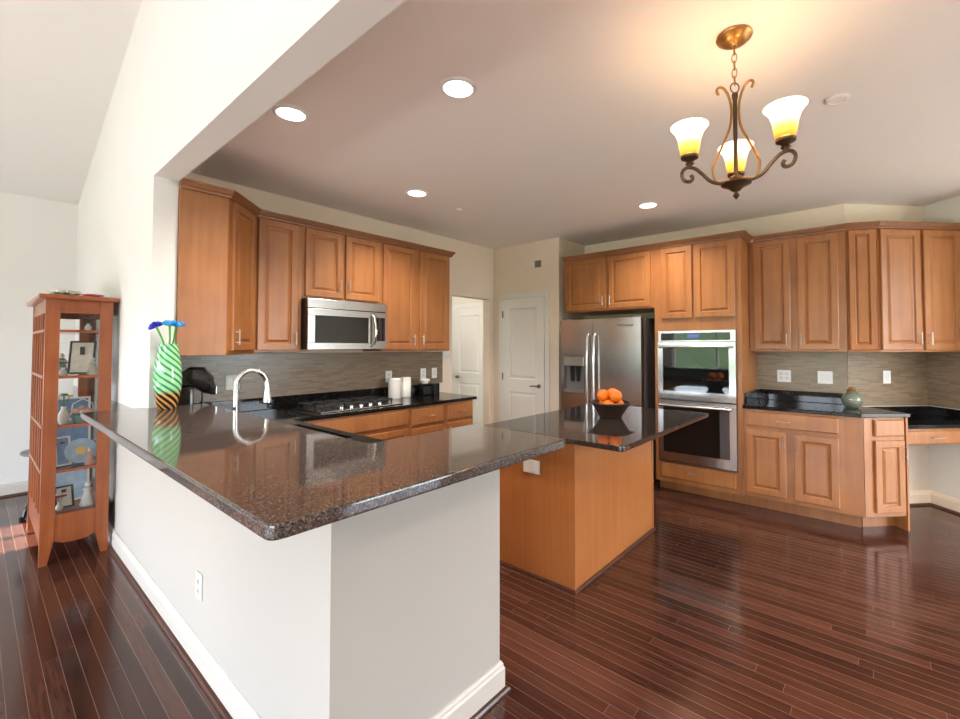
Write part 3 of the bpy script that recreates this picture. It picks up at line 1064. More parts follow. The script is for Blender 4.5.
def rounded(poly, r, seg=5):
    out = []
    n = len(poly)
    for i in range(n):
        p = Vector(poly[i]); a = Vector(poly[i - 1]); b = Vector(poly[(i + 1) % n])
        u = (a - p).normalized(); v = (b - p).normalized()
        rr = r[i] if isinstance(r, (list, tuple)) else r
        if rr <= 0:
            out.append((p.x, p.y)); continue
        p0 = p + u * rr; p1 = p + v * rr
        for k in range(seg + 1):
            s = k / seg
            q = p0 * (1 - s) ** 2 + p * 2 * s * (1 - s) + p1 * s ** 2
            out.append((q.x, q.y))
    return out


bp = [(0.392, 0.962), (1.525, 0.962), (1.525, 1.495), (0.968, 1.495), (0.968, YJ - 0.004), (S0 - 0.004, YJ - 0.004), (S0 - 0.004, 3.435), (0.392, 3.435)]
o = MB().prism(rounded(bp, [0.035, 0.035, 0.02, 0.02, 0, 0, 0, 0.012]), BZ0, BZ1).build('bar_top', M['granite'], bevel=0.007, seg=3)
tag(o, 'raised L-shaped brown granite bar top on the white half wall in front', 'countertop')

plate('wall_outlet', 'white outlet low on the white half wall facing the curio side', 'outlet', (S0 - 0.0005, 2.391, 0.355), -PI / 2, kind='outlet')

# vase with glass flowers
vx, vy = 0.740, 3.245
t = MB().lathe([(0.040, 0), (0.046, 0.006), (0.058, 0.06), (0.068, 0.13), (0.070, 0.18), (0.066, 0.25), (0.056, 0.32), (0.047, 0.372), (0.046, 0.382), (0.042, 0.380), (0.050, 0.32), (0.058, 0.2), (0.045, 0.05), (0.002, 0.02)], 40, cap0=True, cap1=True).build('vase', M['vase'], smooth=True)
t.location = (vx, vy, BZ1 + 0.001)
tag(t, 'tall green striped art glass vase with amber base on the bar', 'vase')


def glass_flower(label, mat, base, tip, tilt_ax, tilt, size, petals, openness):
    t = thing('glass_flower', label, 'flower', (vx, vy, BZ1), 0, None)
    b = Vector(base); e_ = Vector(tip)
    mid = (b + e_) / 2 + Vector((0.004, -0.003, 0))
    MB().tube([b, mid, e_], [0.0045, 0.005, 0.0065], 8).build('stem', M['stem'], t, smooth=True)
    mb = MB()
    R = Matrix.Rotation(tilt, 3, Vector(tilt_ax))
    n = petals * 6
    rings = []
    for s in range(6):
        u = s / 5
        ring = []
        for k in range(n):
            a = 2 * PI * k / n
            lobe = 0.70 + 0.30 * math.cos(petals * a)
            rad = size * (0.10 + 0.90 * u) * (1 - (1 - lobe) * u)
            z = openness * (u ** 1.6) + 0.010 * math.cos(petals * a) * u * -1
            ring.append(e_ + R @ Vector((rad * math.cos(a), rad * math.sin(a), z)))
        rings.append(ring)
    th = [[p + R @ Vector((0, 0, 0.004)) for p in r] for r in reversed(rings)]
    mb.rings(rings + th, True, True).build('bloom', mat, t, smooth=True)
    MB().ball(e_ + R @ Vector((0, 0, 0.010)), size * 0.16, seg=10).build('bloom_centre', M['deepblue'], t, smooth=True)


RX, RY = 0.636, -0.772
VX, VY = 0.25, 0.97       # away from the room side
glass_flower('dark blue drooping glass flower, nearest the room side of the vase', M['deepblue'], (-0.010 * RX, -0.010 * RY, 0.33), (-0.072 * RX, -0.072 * RY, 0.482), (RY, -RX, 0), math.radians(34), 0.044, 5, 0.018)
glass_flower('light blue glass flower in the middle of the vase bunch', M['skyblue'], (0, 0, 0.33), (0.004 * RX + 0.05 * VX, 0.004 * RY + 0.05 * VY, 0.492), (1, 0, 0), math.radians(10), 0.043, 6, 0.022)
glass_flower('turquoise glass flower nearest the cabinet side of the vase', M['midblue'], (0.008 * RX, 0.008 * RY, 0.33), (0.046 * RX - 0.05 * VX, 0.046 * RY - 0.05 * VY, 0.484), (RY, -RX, 0), math.radians(-8), 0.046, 5, 0.022)

# ------------------------------------------------------------------ island
IX0, IX1, IY0, IY1 = 2.262, 3.43, 1.387, 2.0
il = thing('island', 'honey maple kitchen island cabinet standing on the dark floor', 'island', (IX0, IY0, 0), 0)
iw, idp = IX1 - IX0, IY1 - IY0
MB().box(0.004, iw - 0.004, 0.004, idp, 0.0, CT - TH - 0.001).build('body', M['island'], il, bevel=0.002)
MB().box(-0.002, 0.020, -0.002, 0.020, 0.02, CT - TH - 0.002).build('corner_post', M['island'], il)
MB().box(iw - 0.018, iw + 0.004, -0.002, 0.020, 0.02, CT - TH - 0.002).build('corner_post', M['island'], il)
mb = MB().sweep([(0, idp), (0, 0), (iw, 0), (iw, idp)], [(0.0, 0), (0.013, 0), (0.012, 0.01), (0.006, 0.018), (0.0, 0.019)], 1)
mb.build('shoe_strip', M['shoe'], il)
for x0 in (0.03, 0.42, 0.80):
    d = MB()
    rr = []
    for ins, y in ((0, 0), (0, 0.017), (0.004, 0.02), (0.05, 0.02), (0.06, 0.009), (0.085, 0.017)):
        rr.append([(x0 + ins, idp + y, 0.12 + ins), (x0 + 0.34 - ins, idp + y, 0.12 + ins), (x0 + 0.34 - ins, idp + y, 0.84 - ins), (x0 + ins, idp + y, 0.84 - ins)])
    d.rings(rr).build('door', M['island'], il)
o = MB().prism(rounded([(2.165, 1.035), (3.69, 1.035), (3.69, 2.045), (2.165, 2.045)], 0.03), CT - TH, CT).build('granite_slab', M['island_granite'], bevel=0.006, seg=3)
tag(o, 'dark polished granite slab lying on the maple island', 'countertop')
t = plate('island_outlet', 'white horizontal outlet on the island end panel below the granite', 'outlet', (IX0 - 0.0035 + 0.0033, 1.700, 0.682), -PI / 2, w=0.13, h=0.085, kind='switch')

# bowl of oranges
bx, by = 3.02, 1.54
bo = thing('fruit_bowl', 'dark open bowl holding oranges on the island granite', 'bowl', (bx, by, CT + 0.001), 0)
MB().lathe([(r_ * 1.06, z_) for r_, z_ in ((0.070, 0), (0.076, 0.004), (0.078, 0.012), (0.105, 0.055), (0.130, 0.098), (0.136, 0.104), (0.131, 0.106), (0.126, 0.100), (0.100, 0.055), (0.072, 0.016), (0.002, 0.014))], 40).build('bowl_shell', M['bowl'], bo, smooth=True)
rim = MB()
rim.tube([(0.146 * math.cos(2 * PI * k / 40), 0.146 * math.sin(2 * PI * k / 40), 0.107) for k in range(40)], 0.007, 8, closed=True)
rim.build('rim', M['bowl'], bo, smooth=True)
for s in (-1, 1):
    hx, hy = s * 0.146 * 0.636, -s * 0.146 * 0.772
    MB().tube([(hx * 0.98 + 0.02 * 0.772, hy * 0.98 + 0.02 * 0.636, 0.108), (hx * 1.15, hy * 1.15, 0.112), (hx * 0.98 - 0.02 * 0.772, hy * 0.98 - 0.02 * 0.636, 0.108)], 0.005, 8).build('lug_handle', M['bowl'], bo, smooth=True)
ORS = []
for lab, a_, d_, z_ in (('orange low in the bowl, nearest the bar', 190, 0.0555, 0.088), ('orange low in the bowl, nearest the oven side', 310, 0.0555, 0.088), ('orange low in the bowl, at the refrigerator side', 70, 0.0555, 0.088), ('upper orange of the pile at the bar side', 130, 0.0545, 0.160), ('upper orange of the pile on the side away from the refrigerator', 250, 0.0545, 0.160), ('topmost orange of the pile, toward the oven', 10, 0.0545, 0.164)):
    ORS.append((d_ * math.cos(math.radians(a_)), d_ * math.sin(math.radians(a_)), z_, lab))
k0 = None
for i, (ox, oy, oz, lab) in enumerate(ORS):
    if k0 is None:
        mb = MB().ball((0, 0, 0), 0.0465, 1, 1, 0.96, 20)
        o = mb.build('orange', M['orange'], smooth=True)
        st = MB().lathe([(0.005, 0.0435), (0.004, 0.0463), (0.0015, 0.0468)], 8).build('stem_button', M['stem'], o)
        k0 = o
    else:
        o = k0.copy(); COL.objects.link(o)
        st2 = st.copy(); st2.parent = o; COL.objects.link(st2)
    o.location = (bx + ox, by + oy, CT + oz)
    o.rotation_euler = (random.uniform(-.5, .5), random.uniform(-.5, .5), random.uniform(0, 6))
    tag(o, lab, 'orange', 'oranges in the bowl')

# ------------------------------------------------------------------ refrigerator and oven wall
XF = 4.42        # cabinet face plane (face frame)
YT0, YT1 = 0.952, 1.755      # oven tower
def right_local(y):   # world Y -> local x for a unit whose local origin is at world Y = y0
    return y
# cabinet above the refrigerator
y_hi = 2.842
Wf = y_hi - YT1 - 0.002
def lx(w, y0): return y0 - w
cabinet('wall_cabinet', 'two-door wall cabinet above the stainless refrigerator', (XF, y_hi), RZ_R, Wf, XW - XF - 0.004, 1.832, UT, [('door', lx(2.805, y_hi), lx(2.300, y_hi), 1.852, UT - 0.014, ('v', lx(2.325, y_hi), 1.94)), ('door', lx(2.262, y_hi), lx(1.792, y_hi), 1.852, UT - 0.014, ('v', lx(2.238, y_hi), 1.94))])
# oven tower built as side panels and rails around the double oven
tw = thing('oven_cabinet', 'tall maple oven tower holding the stainless double oven', 'cabinet', (XF, YT1, 0), RZ_R)
TW = YT1 - YT0
D = XW - XF - 0.004
OX0, OX1 = 0.040, TW - 0.042
OZ0, OZ1 = 0.300, 1.592
mb = MB()
mb.box(0, 0.02, 0.02, D, 0.1, UT).box(TW - 0.02, TW, 0.02, D, 0.1, UT)
mb.box(0.02, TW - 0.02, D - 0.012, D, 0.1, UT)
mb.box(0, OX0 - 0.001, 0, 0.0195, 0.1, UT).box(OX1 + 0.001, TW, 0, 0.0195, 0.1, UT)
mb.box(OX0, OX1, 0, 0.0195, 0.1, OZ0 - 0.002).box(OX0, OX1, 0, 0.0195, OZ1 + 0.002, UT)
mb.box(0.0205, TW - 0.0205, 0.0205, D - 0.013, OZ0 - 0.022, OZ0 - 0.002).box(0.0205, TW - 0.0205, 0.0205, D - 0.013, UT - 0.02, UT)
mb.build('body', M['maple'], tw)
MB().box(0, TW, 0.10, 0.118, 0, 0.0995).build('toe_board', M['maple'], tw)
yt = YT1
for a, b, hx in ((1.680, 1.378, 1.41), (1.352, 1.000, 1.313)):
    d = MB().panel(lx(a, yt), lx(b, yt), 1.715, UT - 0.014).build('door', M['maple'], tw)
d = MB().panel(0.06, TW - 0.062, 0.148, 0.283, raised=False).build('drawer', M['maple'], tw)
bar_pull(d, TW / 2 - 0.01, 0.225, 0.12, False)

ov = thing('double_oven', 'stainless double wall oven with black glass doors in the maple tower', 'oven', (XF, YT1, 0), RZ_R)
a0, a1 = OX0 + 0.002, OX1 - 0.002
MB().box(a0 + 0.01, a1 - 0.01, 0.0, 0.5, OZ0 + 0.004, OZ1 - 0.004).build('body', M['black'], ov)
fz = -0.022
cpn = MB().box(a0, a1, fz, -0.001, OZ1 - 0.108, OZ1).build('control_panel', M['steel'], ov, bevel=0.003)
MB().box(a0 + 0.03, a1 - 0.045, fz - 0.002, fz - 0.0005, OZ1 - 0.095, OZ1 - 0.022).build('keypad', M['darkglass'], cpn)
MB().box((a0 + a1) / 2 - 0.07, (a0 + a1) / 2 + 0.04, fz - 0.003, fz - 0.0022, OZ1 - 0.072, OZ1 - 0.038).build('display', M['display'], cpn)
ZM = 0.918


def oven_door(z0, z1, label, wz0, wz1):
    d = MB()
    wx0, wx1 = a0 + 0.050, a1 - 0.058
    for a, b, c, e_ in ((a0, a1, z0, wz0), (a0, a1, wz1, z1), (a0, wx0, wz0, wz1), (wx1, a1, wz0, wz1)):
        d.box(a, b, fz - 0.012, -0.001, c, e_)
    d = d.build('oven_door', M['steel'], ov)
    d['label'] = label
    MB().box(wx0 + 0.0005, wx1 - 0.0005, fz - 0.0105, fz, wz0 + 0.0005, wz1 - 0.0005).build('door_glass', M['darkglass'], d)
    zh = z1 - 0.045
    mb = MB()
    mb.tube([(a0 + 0.03, fz - 0.060, zh), (a1 - 0.03, fz - 0.060, zh)], 0.012, 12)
    for xx in (a0 + 0.05, a1 - 0.05):
        mb.tube([(xx, fz - 0.0125, zh), (xx, fz - 0.058, zh)], 0.010, 8)
    mb.build('handle', M['steel'], d, smooth=True)
    return d


oven_door(ZM + 0.006, OZ1 - 0.112, 'upper oven door', ZM + 0.085, OZ1 - 0.165)
ld = oven_door(OZ0 + 0.016, ZM - 0.008, 'lower oven door', OZ0 + 0.105, ZM - 0.068)

# base cabinet with drawer, right of the tower
yb0 = YT0 - 0.002
YE = 0.103
BW = yb0 - YE
cabinet('base_cabinet', 'maple base with one long drawer over two doors beside the oven tower', (XF, yb0), RZ_R, BW, XW - XF - 0.003, 0, BT, [('drawer', lx(0.925, yb0), lx(0.256, yb0), 0.738, 0.866, ('h', lx(0.63, yb0), 0.80)), ('door', lx(0.925, yb0), lx(0.617, yb0), 0.150, 0.705, ('v', lx(0.642, yb0), 0.62)), ('door', lx(0.562, yb0), lx(0.256, yb0), 0.150, 0.705, ('v', lx(0.537, yb0), 0.62))], toe=0.112, toe_depth=0.10, toe_x=(0, 0.024), bodypoly=[(0, 0), (BW, 0), (BW, 0.005), (BW - 0.27, XW - XF - 0.003), (0, XW - XF - 0.003)])
# angled end base
AL = 0.352
q = 0.0015
cabinet('base_cabinet', 'narrow angled maple base with drawer and door beside the desk knee space', (XF + q, YE - q), -PI / 4, AL, 0.5, 0, BT, [('drawer', 0.082, AL - 0.020, 0.738, 0.866), ('door', 0.082, AL - 0.020, 0.150, 0.705, ('v', AL - 0.032, 0.62))], toe=0.112, toe_depth=0.10, toe_x=(0.074, 0), bodypoly=[(0.003, 0), (AL, 0), (AL, 0.505), (0.32, 0.505)])
t = bpy.data.objects['base_cabinet.005']
MB().box(AL + 0.0005, AL + 0.016, -0.012, 0.505, 0, BT).build('end_panel', M['maple'], t)
# worktop on both
cp_ = [(XF - 0.028, yb0 - 0.001), (XF - 0.028, YE + 0.012)]
ex = (XF + (AL + 0.02) / s2, YE - (AL + 0.02) / s2)
fo = 0.036 / s2
cp_ += [(ex[0] - fo, ex[1] - fo), (ex[0] + 0.50 / s2, ex[1] + 0.50 / s2), (XW - 0.008, Y45 - 0.005), (XW - 0.008, yb0 - 0.001)]
t = thing('granite_worktop', 'black granite worktop on the maple bases beside the oven tower', 'countertop', (0, 0, 0))
MB().prism(cp_, CT - TH, CT).build('worktop', M['black_granite'], t, bevel=0.005, seg=3)
MB().box(XW - 0.028, XW - 0.008, Y45 + 0.02, yb0 - 0.022, CT + 0.0005, CT + 0.10).build('upstand', M['black_granite'], t, bevel=0.003)
MB().box(XF + 0.06, XW - 0.0285, yb0 - 0.0215, yb0 - 0.0015, CT + 0.0005, CT + 0.10).build('upstand', M['black_granite'], t, bevel=0.003)

# desk in the nook (worktop lower than the counters)
DZT = 0.80
u0 = AL + 0.021
def nook(d, dep):   # local of the 45-degree line through (XF, YE): d along, dep into the wall
    return (XF + (d + dep) / s2, YE + (-d + dep) / s2)
depW = ((XW + Y45) - (XF + YE)) / s2       # distance from the face line to wall_nook
# position of wall_nook_side along d
dS = ((C2[0] - C2[1]) - (XF - YE)) / s2
dk = thing('desk', 'low black granite desk with maple apron drawer in the angled nook', 'desk', (XF, YE, 0), -PI / 4)
MB().box(u0, dS - 0.004, 0.085, depW - 0.008, DZT - TH, DZT).build('desk_top', M['black_granite'], dk, bevel=0.005, seg=3)
MB().box(u0, dS - 0.004, depW - 0.028, depW - 0.0085, DZT + 0.0005, DZT + 0.095).build('upstand', M['black_granite'], dk, bevel=0.002)
MB().box(dS - 0.026, dS - 0.006, 0.10, depW - 0.0285, DZT + 0.0005, DZT + 0.095).build('upstand', M['black_granite'], dk, bevel=0.002)
MB().box(u0, dS - 0.004, 0.115, 0.133, DZT - TH - 0.135, DZT - TH - 0.001).build('apron', M['maple'], dk)
d = MB()
rr = []
for ins, y in ((0, 0.1145), (0, 0.10), (0.008, 0.095)):
    rr.append([(u0 + 0.055 + ins, y, DZT - TH - 0.125 + ins), (dS - 0.10 - ins, y, DZT - TH - 0.125 + ins), (dS - 0.10 - ins, y, DZT - TH - 0.02 - ins), (u0 + 0.055 + ins, y, DZT - TH - 0.02 - ins)])
d = d.rings(rr).build('drawer', M['maple'], dk)
bar_pull(d, (u0 + dS) / 2 - 0.02, DZT - TH - 0.072, 0.11, False, y=0.095)

# uppers right of the oven tower
XU = 4.72
U0 = YT0 - 0.003
UA = 0.200
cabinet('wall_cabinet', 'tall two-door wall cabinet beside the oven tower above the long drawer base', (XU, U0), RZ_R, U0 - UA, XW - XU - 0.008, UB, UT, [('door', lx(0.905, U0), lx(0.609, U0), UB + 0.018, UT - 0.012, ('v', lx(0.640, U0), UB + 0.11)), ('door', lx(0.5526, U0), lx(0.2567, U0), UB + 0.018, UT - 0.012, ('v', lx(0.528, U0), UB + 0.11))])
# angled filler cabinet at 22.5 degrees, then the 45 degree cabinet
w1 = 0.222
a1_ = -PI / 2 + PI / 8
A = (XU, UA - 0.001)
B = (A[0] + w1 * math.cos(a1_), A[1] + w1 * math.sin(a1_))
cabinet('wall_cabinet', 'narrow angled wall cabinet with one slim door over the green jar', A, a1_, w1, 0.2, UB, UT, [('door', 0.012, w1 - 0.02, UB + 0.018, UT - 0.012)], bodypoly=[(0.003, 0), (w1 - 0.003, 0), (w1 - 0.075, 0.20), (0.075, 0.20)])
d3 = (C2[0] - C2[1] - (B[0] - B[1])) / s2 - 0.012
hW = ((XW + Y45) - (B[0] + B[1])) / s2 - 0.009
cabinet('wall_cabinet', 'angled two-door wall cabinet above the low desk', (B[0] + 0.001, B[1] - 0.001), -PI / 4, d3, hW, UB, UT, [('door', 0.012, 0.372, UB + 0.018, UT - 0.012, ('v', 0.342, UB + 0.11)), ('door', 0.408, d3 - 0.03, UB + 0.018, UT - 0.012, ('v', 0.438, UB + 0.11))])
e45 = (B[0] + d3 / s2, B[1] - d3 / s2)
o = MB().sweep([(XF, y_hi), (XF, YT0), (XU, YT0)], CROWN, 1).build('crown_moulding', M['crown'])
tag(o, 'crown moulding over the refrigerator cabinet and oven tower', 'moulding')
o = MB().sweep([(XU, YT0 - 0.049), A, B, e45], CROWN, 1).build('crown_moulding', M['crown'])
tag(o, 'crown moulding over the angled cabinets beside the oven tower', 'moulding')

# refrigerator
XR = 4.262
FY1, FY0 = 2.79, 1.836
fr = thing('refrigerator', 'stainless side-by-side refrigerator with ice dispenser beside the oven tower', 'refrigerator', (XR, FY1, 0), RZ_R)
FW = FY1 - FY0
FH = 1.735
MB().box(0.004, FW - 0.004, 0.075, 0.70, 0.02, FH).build('body', M['fridge_side'], fr)
MB().box(0.03, FW - 0.03, 0.04, 0.0745, 0.0, 0.075).build('grille', M['black'], fr)
gx = FY1 - 2.385
# freezer door with the dispenser recess cut out
DX_0, DX_1, DZ_0, DZ_1 = 0.045, 0.30, 0.93, 1.325
fd = MB()
z0, z1 = 0.085, FH
fd.box(0, DX_0, 0, 0.07, z0, z1).box(DX_1, gx - 0.003, 0, 0.07, z0, z1).box(DX_0, DX_1, 0, 0.07, z0, DZ_0).box(DX_0, DX_1, 0, 0.07, DZ_1, z1)
fd = fd.build('freezer_door', M['steel'], fr)
dp = MB().box(DX_0 + 0.001, DX_1 - 0.001, 0.05, 0.069, DZ_0 + 0.001, DZ_1 - 0.001).build('dispenser', M['grey'], fd)
MB().box(DX_0 + 0.001, DX_1 - 0.001, -0.004, 0.0495, DZ_1 - 0.10, DZ_1 - 0.001).build('dispenser_panel', M['nickel'], fd, bevel=0.003)
MB().box(DX_0 + 0.001, DX_1 - 0.001, -0.006, 0.0495, DZ_0 + 0.001, DZ_0 + 0.03).build('drip_tray', M['grey'], fd, bevel=0.003)
for s in (0.35, 0.65):
    xx = DX_0 + (DX_1 - DX_0) * s
    MB().prism_y([(xx - 0.03, DZ_1 - 0.101), (xx + 0.03, DZ_1 - 0.101), (xx + 0.018, DZ_0 + 0.12), (xx - 0.018, DZ_0 + 0.12)], 0.025, 0.035).build('paddle', M['black'], fd)
rd = MB().box(gx + 0.003, FW, 0, 0.07, z0, z1).build('refrigerator_door', M['steel'], fr)
for par, hx in ((fd, gx - 0.040), (rd, gx + 0.040)):
    MB().tube([(hx, -0.001, 0.62), (hx, -0.038, 0.66), (hx, -0.055, 0.90), (hx, -0.058, 1.10), (hx, -0.055, 1.32), (hx, -0.038, 1.54), (hx, -0.001, 1.58)], [0.010, 0.0115, 0.012, 0.012, 0.012, 0.0115, 0.010], 10).build('handle', M['chrome'], par, smooth=True)
MB().box(0.02, 0.10, 0.01, 0.06, FH + 0.0005, FH + 0.02).build('hinge_cover', M['grey'], fr)
MB().box(FW - 0.10, FW - 0.02, 0.01, 0.06, FH + 0.0005, FH + 0.02).build('hinge_cover', M['grey'], fr)
fc_ = bpy.data.curves.new('badge_lettering', 'FONT')
fc_.body = 'Whirlpool'
fc_.size = 0.042
fc_.extrude = 0.0008
tmp_ = bpy.data.objects.new('badge_lettering_curve', fc_)
COL.objects.link(tmp_)
bpy.context.view_layer.update()
me_ = bpy.data.meshes.new_from_object(tmp_.evaluated_get(bpy.context.evaluated_depsgraph_get()))
bpy.data.objects.remove(tmp_)
me_.materials.clear()
me_.materials.append(M['slot'])
fo_ = bpy.data.objects.new('badge_lettering', me_)
COL.objects.link(fo_)
fo_.parent = rd
fo_.location = (FW - 0.255, -0.0012, 1.645)
fo_.rotation_euler = (PI / 2, 0, 0)

# plates on the right backsplash
plate('wall_outlet', 'white double outlet on the backsplash nearest the oven tower', 'outlet', (XW - 0.0068, 0.712, 1.152), RZ_R, w=0.115, kind='outlet', gangs=2)
plate('light_switch', 'white double switch plate on the backsplash left of the green jar', 'switch', (XW - 0.0068, 0.385, 1.152), RZ_R, w=0.115, kind='switch', gangs=2)
nk = 0.378
plate('light_switch', 'white single switch on the angled backsplash right of the green jar', 'switch', (XW + nk / s2 - 0.0053, Y45 - nk / s2 - 0.0053, 1.160), -PI / 4)
plate('light_switch', 'white double switch plate on the tile beside the faucet', 'switch', (1.315, YB - 0.0068, 1.155), 0, w=0.10, gangs=2)
plate('wall_outlet', 'white outlet on the tile above the wider canister', 'outlet', (2.77, YB - 0.0068, 1.125), 0, kind='outlet')
plate('wall_outlet', 'white outlet on the tile above the white-lidded jar', 'outlet', (3.225, YB - 0.0068, 1.135), 0, kind='outlet')
plate('light_switch', 'white switch on the tile nearest the doorway', 'switch', (3.385, YB - 0.0068, 1.135), 0)
plate('light_switch', 'small white switch plate on the painted wall beside the hall doorway', 'switch', (3.585, YB - 0.0005, 1.325), 0, w=0.1, h=0.117, gangs=2)

# green glass jar
t = thing('glass_jar', 'round green glass jar with gold stopper on the black worktop', 'jar', (4.80, 0.182, CT + 0.001), 0)
MB().lathe([(0.042, 0), (0.058, 0.015), (0.076, 0.055), (0.074, 0.085), (0.055, 0.118), (0.036, 0.132), (0.036, 0.140), (0.03, 0.139), (0.03, 0.13), (0.05, 0.11), (0.066, 0.075), (0.05, 0.02), (0.001, 0.012)], 32).build('jar_body', M['greenglass'], t, smooth=True)
MB().lathe([(0.029, 0.133), (0.036, 0.1405), (0.038, 0.150), (0.024, 0.156), (0.018, 0.17), (0.008, 0.176), (0.001, 0.177)], 24).build('stopper', M['gold'], t, smooth=True)

# wall vent above the pantry door
vt = thing('wall_vent', 'small air vent with dark grille high on the wall above the pantry door', 'vent', (XD - 0.0005, 3.31, 2.455), RZ_R)
MB().box(-0.13, 0.15, -0.008, 0, -0.055, 0.055).build('frame', M['wall_kitchen'], vt, bevel=0.003)
MB().box(0.045, 0.14, -0.0105, -0.0085, -0.042, 0.042).build('grille', M['grey'], vt)
for k in range(7):
    MB().box(-0.115 + k * 0.022, -0.107 + k * 0.022, -0.0115, -0.0085, -0.042, 0.042).build('slat', M['white'], vt)

# ------------------------------------------------------------------ ceiling fixtures
DL = [(1.107, 2.513, 'recessed ceiling light nearest the opening beam'), (1.531, 1.613, 'largest recessed ceiling light, over the bar end'), (2.374, 3.0, 'recessed ceiling light above the microwave side of the kitchen'), (3.93, 1.614, 'recessed ceiling light in front of the oven tower'), (1.5, -1.2, 'added unseen warm light over the breakfast area, toward the great room'), (3.6, -1.3, 'added unseen warm light of the breakfast area by the nook')]  # last two are unseen, added to warm the half wall's end
for x, y, lab in DL:
    t = thing('ceiling_light', lab, 'ceiling light', (x, y, H - 0.0005), 0, 'recessed ceiling lights')
    MB().lathe([(0.072, -0.001), (0.074, -0.007), (0.086, -0.006), (0.094, -0.0015), (0.095, 0)], 32, cap0=False, cap1=False).build('trim_ring', M['white'], t, smooth=True)
    MB().lathe([(0.0715, 0.0), (0.0715, -0.003), (0.05, -0.0045), (0.001, -0.005)], 32, cap0=False).build('lens', M['lamp'], t, smooth=True)
    add_light('downlight', 'SPOT', (x, y, H - 0.02), 85 if y > 0 else 130, (1.0, 0.88, 0.74) if y > 0 else (1.0, 0.80, 0.58), (0, 0, 0), spot_size=math.radians(135), spot_blend=0.8, shadow_soft_size=0.07)
t = MB().lathe([(0.055, 0), (0.055, -0.006), (0.05, -0.010), (0.038, -0.011), (0.036, -0.007), (0.001, -0.007)], 28).build('ceiling_speaker', M['ceiling'], smooth=True)
t.location = (2.868, 0.145, H - 0.0005)
tag(t, 'flat round cover plate on the ceiling right of the chandelier', 'ceiling plate')
t = MB().lathe([(0.032, 0), (0.032, -0.005), (0.022, -0.008), (0.014, -0.016), (0.001, -0.017)], 24).build('sprinkler_cap', M['ceiling'], smooth=True)
t.location = (2.917, 3.055, H - 0.0005)
tag(t, 'tiny round sprinkler cap on the ceiling near the pantry door', 'sprinkler')

# ------------------------------------------------------------------ chandelier
CX, CY = 2.006, 0.445
ch = thing('chandelier', 'bronze three-arm chandelier with frosted bell shades hanging over the breakfast area', 'chandelier', (CX, CY, H - 0.0005), 0)
MB().lathe([(0.068, 0), (0.070, -0.006), (0.066, -0.014), (0.054, -0.020), (0.050, -0.027), (0.034, -0.034), (0.014, -0.038), (0.010, -0.046), (0.001, -0.047)], 36).build('canopy', M['gold'], ch, smooth=True)
zc = -0.047
link = 0
z = zc
chain = MB()
for k in range(5):
    ln = 0.042
    ring = []
    for i in range(16):
        a = 2 * PI * i / 16
        u, v = 0.0095 * math.cos(a), (ln / 2) * math.sin(a)
        p = (u, 0, z - ln / 2 + 0.006 + v) if k % 2 == 0 else (0, u, z - ln / 2 + 0.006 + v)
        ring.append(p)
    chain.tube(ring, 0.0022, 6, closed=True)
    z -= ln - 0.010
chain.build('chain', M['gold'], ch, smooth=True)
zl = z
MB().tube([(0.018 * math.cos(2 * PI * i / 20) * 0.636, 0.018 * math.cos(2 * PI * i / 20) * -0.772, zl - 0.014 + 0.021 * math.sin(2 * PI * i / 20)) for i in range(20)], 0.0026, 6, closed=True).build('top_loop', M['bronze'], ch, smooth=True)
zt = zl - 0.035         # top of the stem
zh = -0.615             # hub
MB().lathe([(0.006, zt), (0.012, zt - 0.004), (0.012, zt - 0.02), (0.0085, zt - 0.03), (0.0085, zh + 0.02), (0.014, zh + 0.01)], 16).build('stem', M['bronze'], ch, smooth=True)
MB().lathe([(0.020, zh + 0.020), (0.030, zh + 0.012), (0.032, zh), (0.056, zh - 0.006), (0.058, zh - 0.013), (0.040, zh - 0.022), (0.026, zh - 0.030), (0.018, zh - 0.040), (0.008, zh - 0.044), (0.007, zh - 0.050), (0.012, zh - 0.056), (0.012, zh - 0.063), (0.005, zh - 0.070), (0.001, zh - 0.071)], 28).build('hub', M['bronze'], ch, smooth=True)


def curve(pts, n=6):
    """Catmull-Rom through the points."""
    P = [Vector(p) for p in pts]
    P = [P[0] * 2 - P[1]] + P + [P[-1] * 2 - P[-2]]
    out = []
    for i in range(1, len(P) - 2):
        for k in range(n):
            t_ = k / n
            a, b, c, d = P[i - 1], P[i], P[i + 1], P[i + 2]
            out.append(0.5 * ((2 * b) + (c - a) * t_ + (2 * a - 5 * b + 4 * c - d) * t_ ** 2 + (3 * b - a - 3 * c + d) * t_ ** 3))
    out.append(P[-2])
    return out


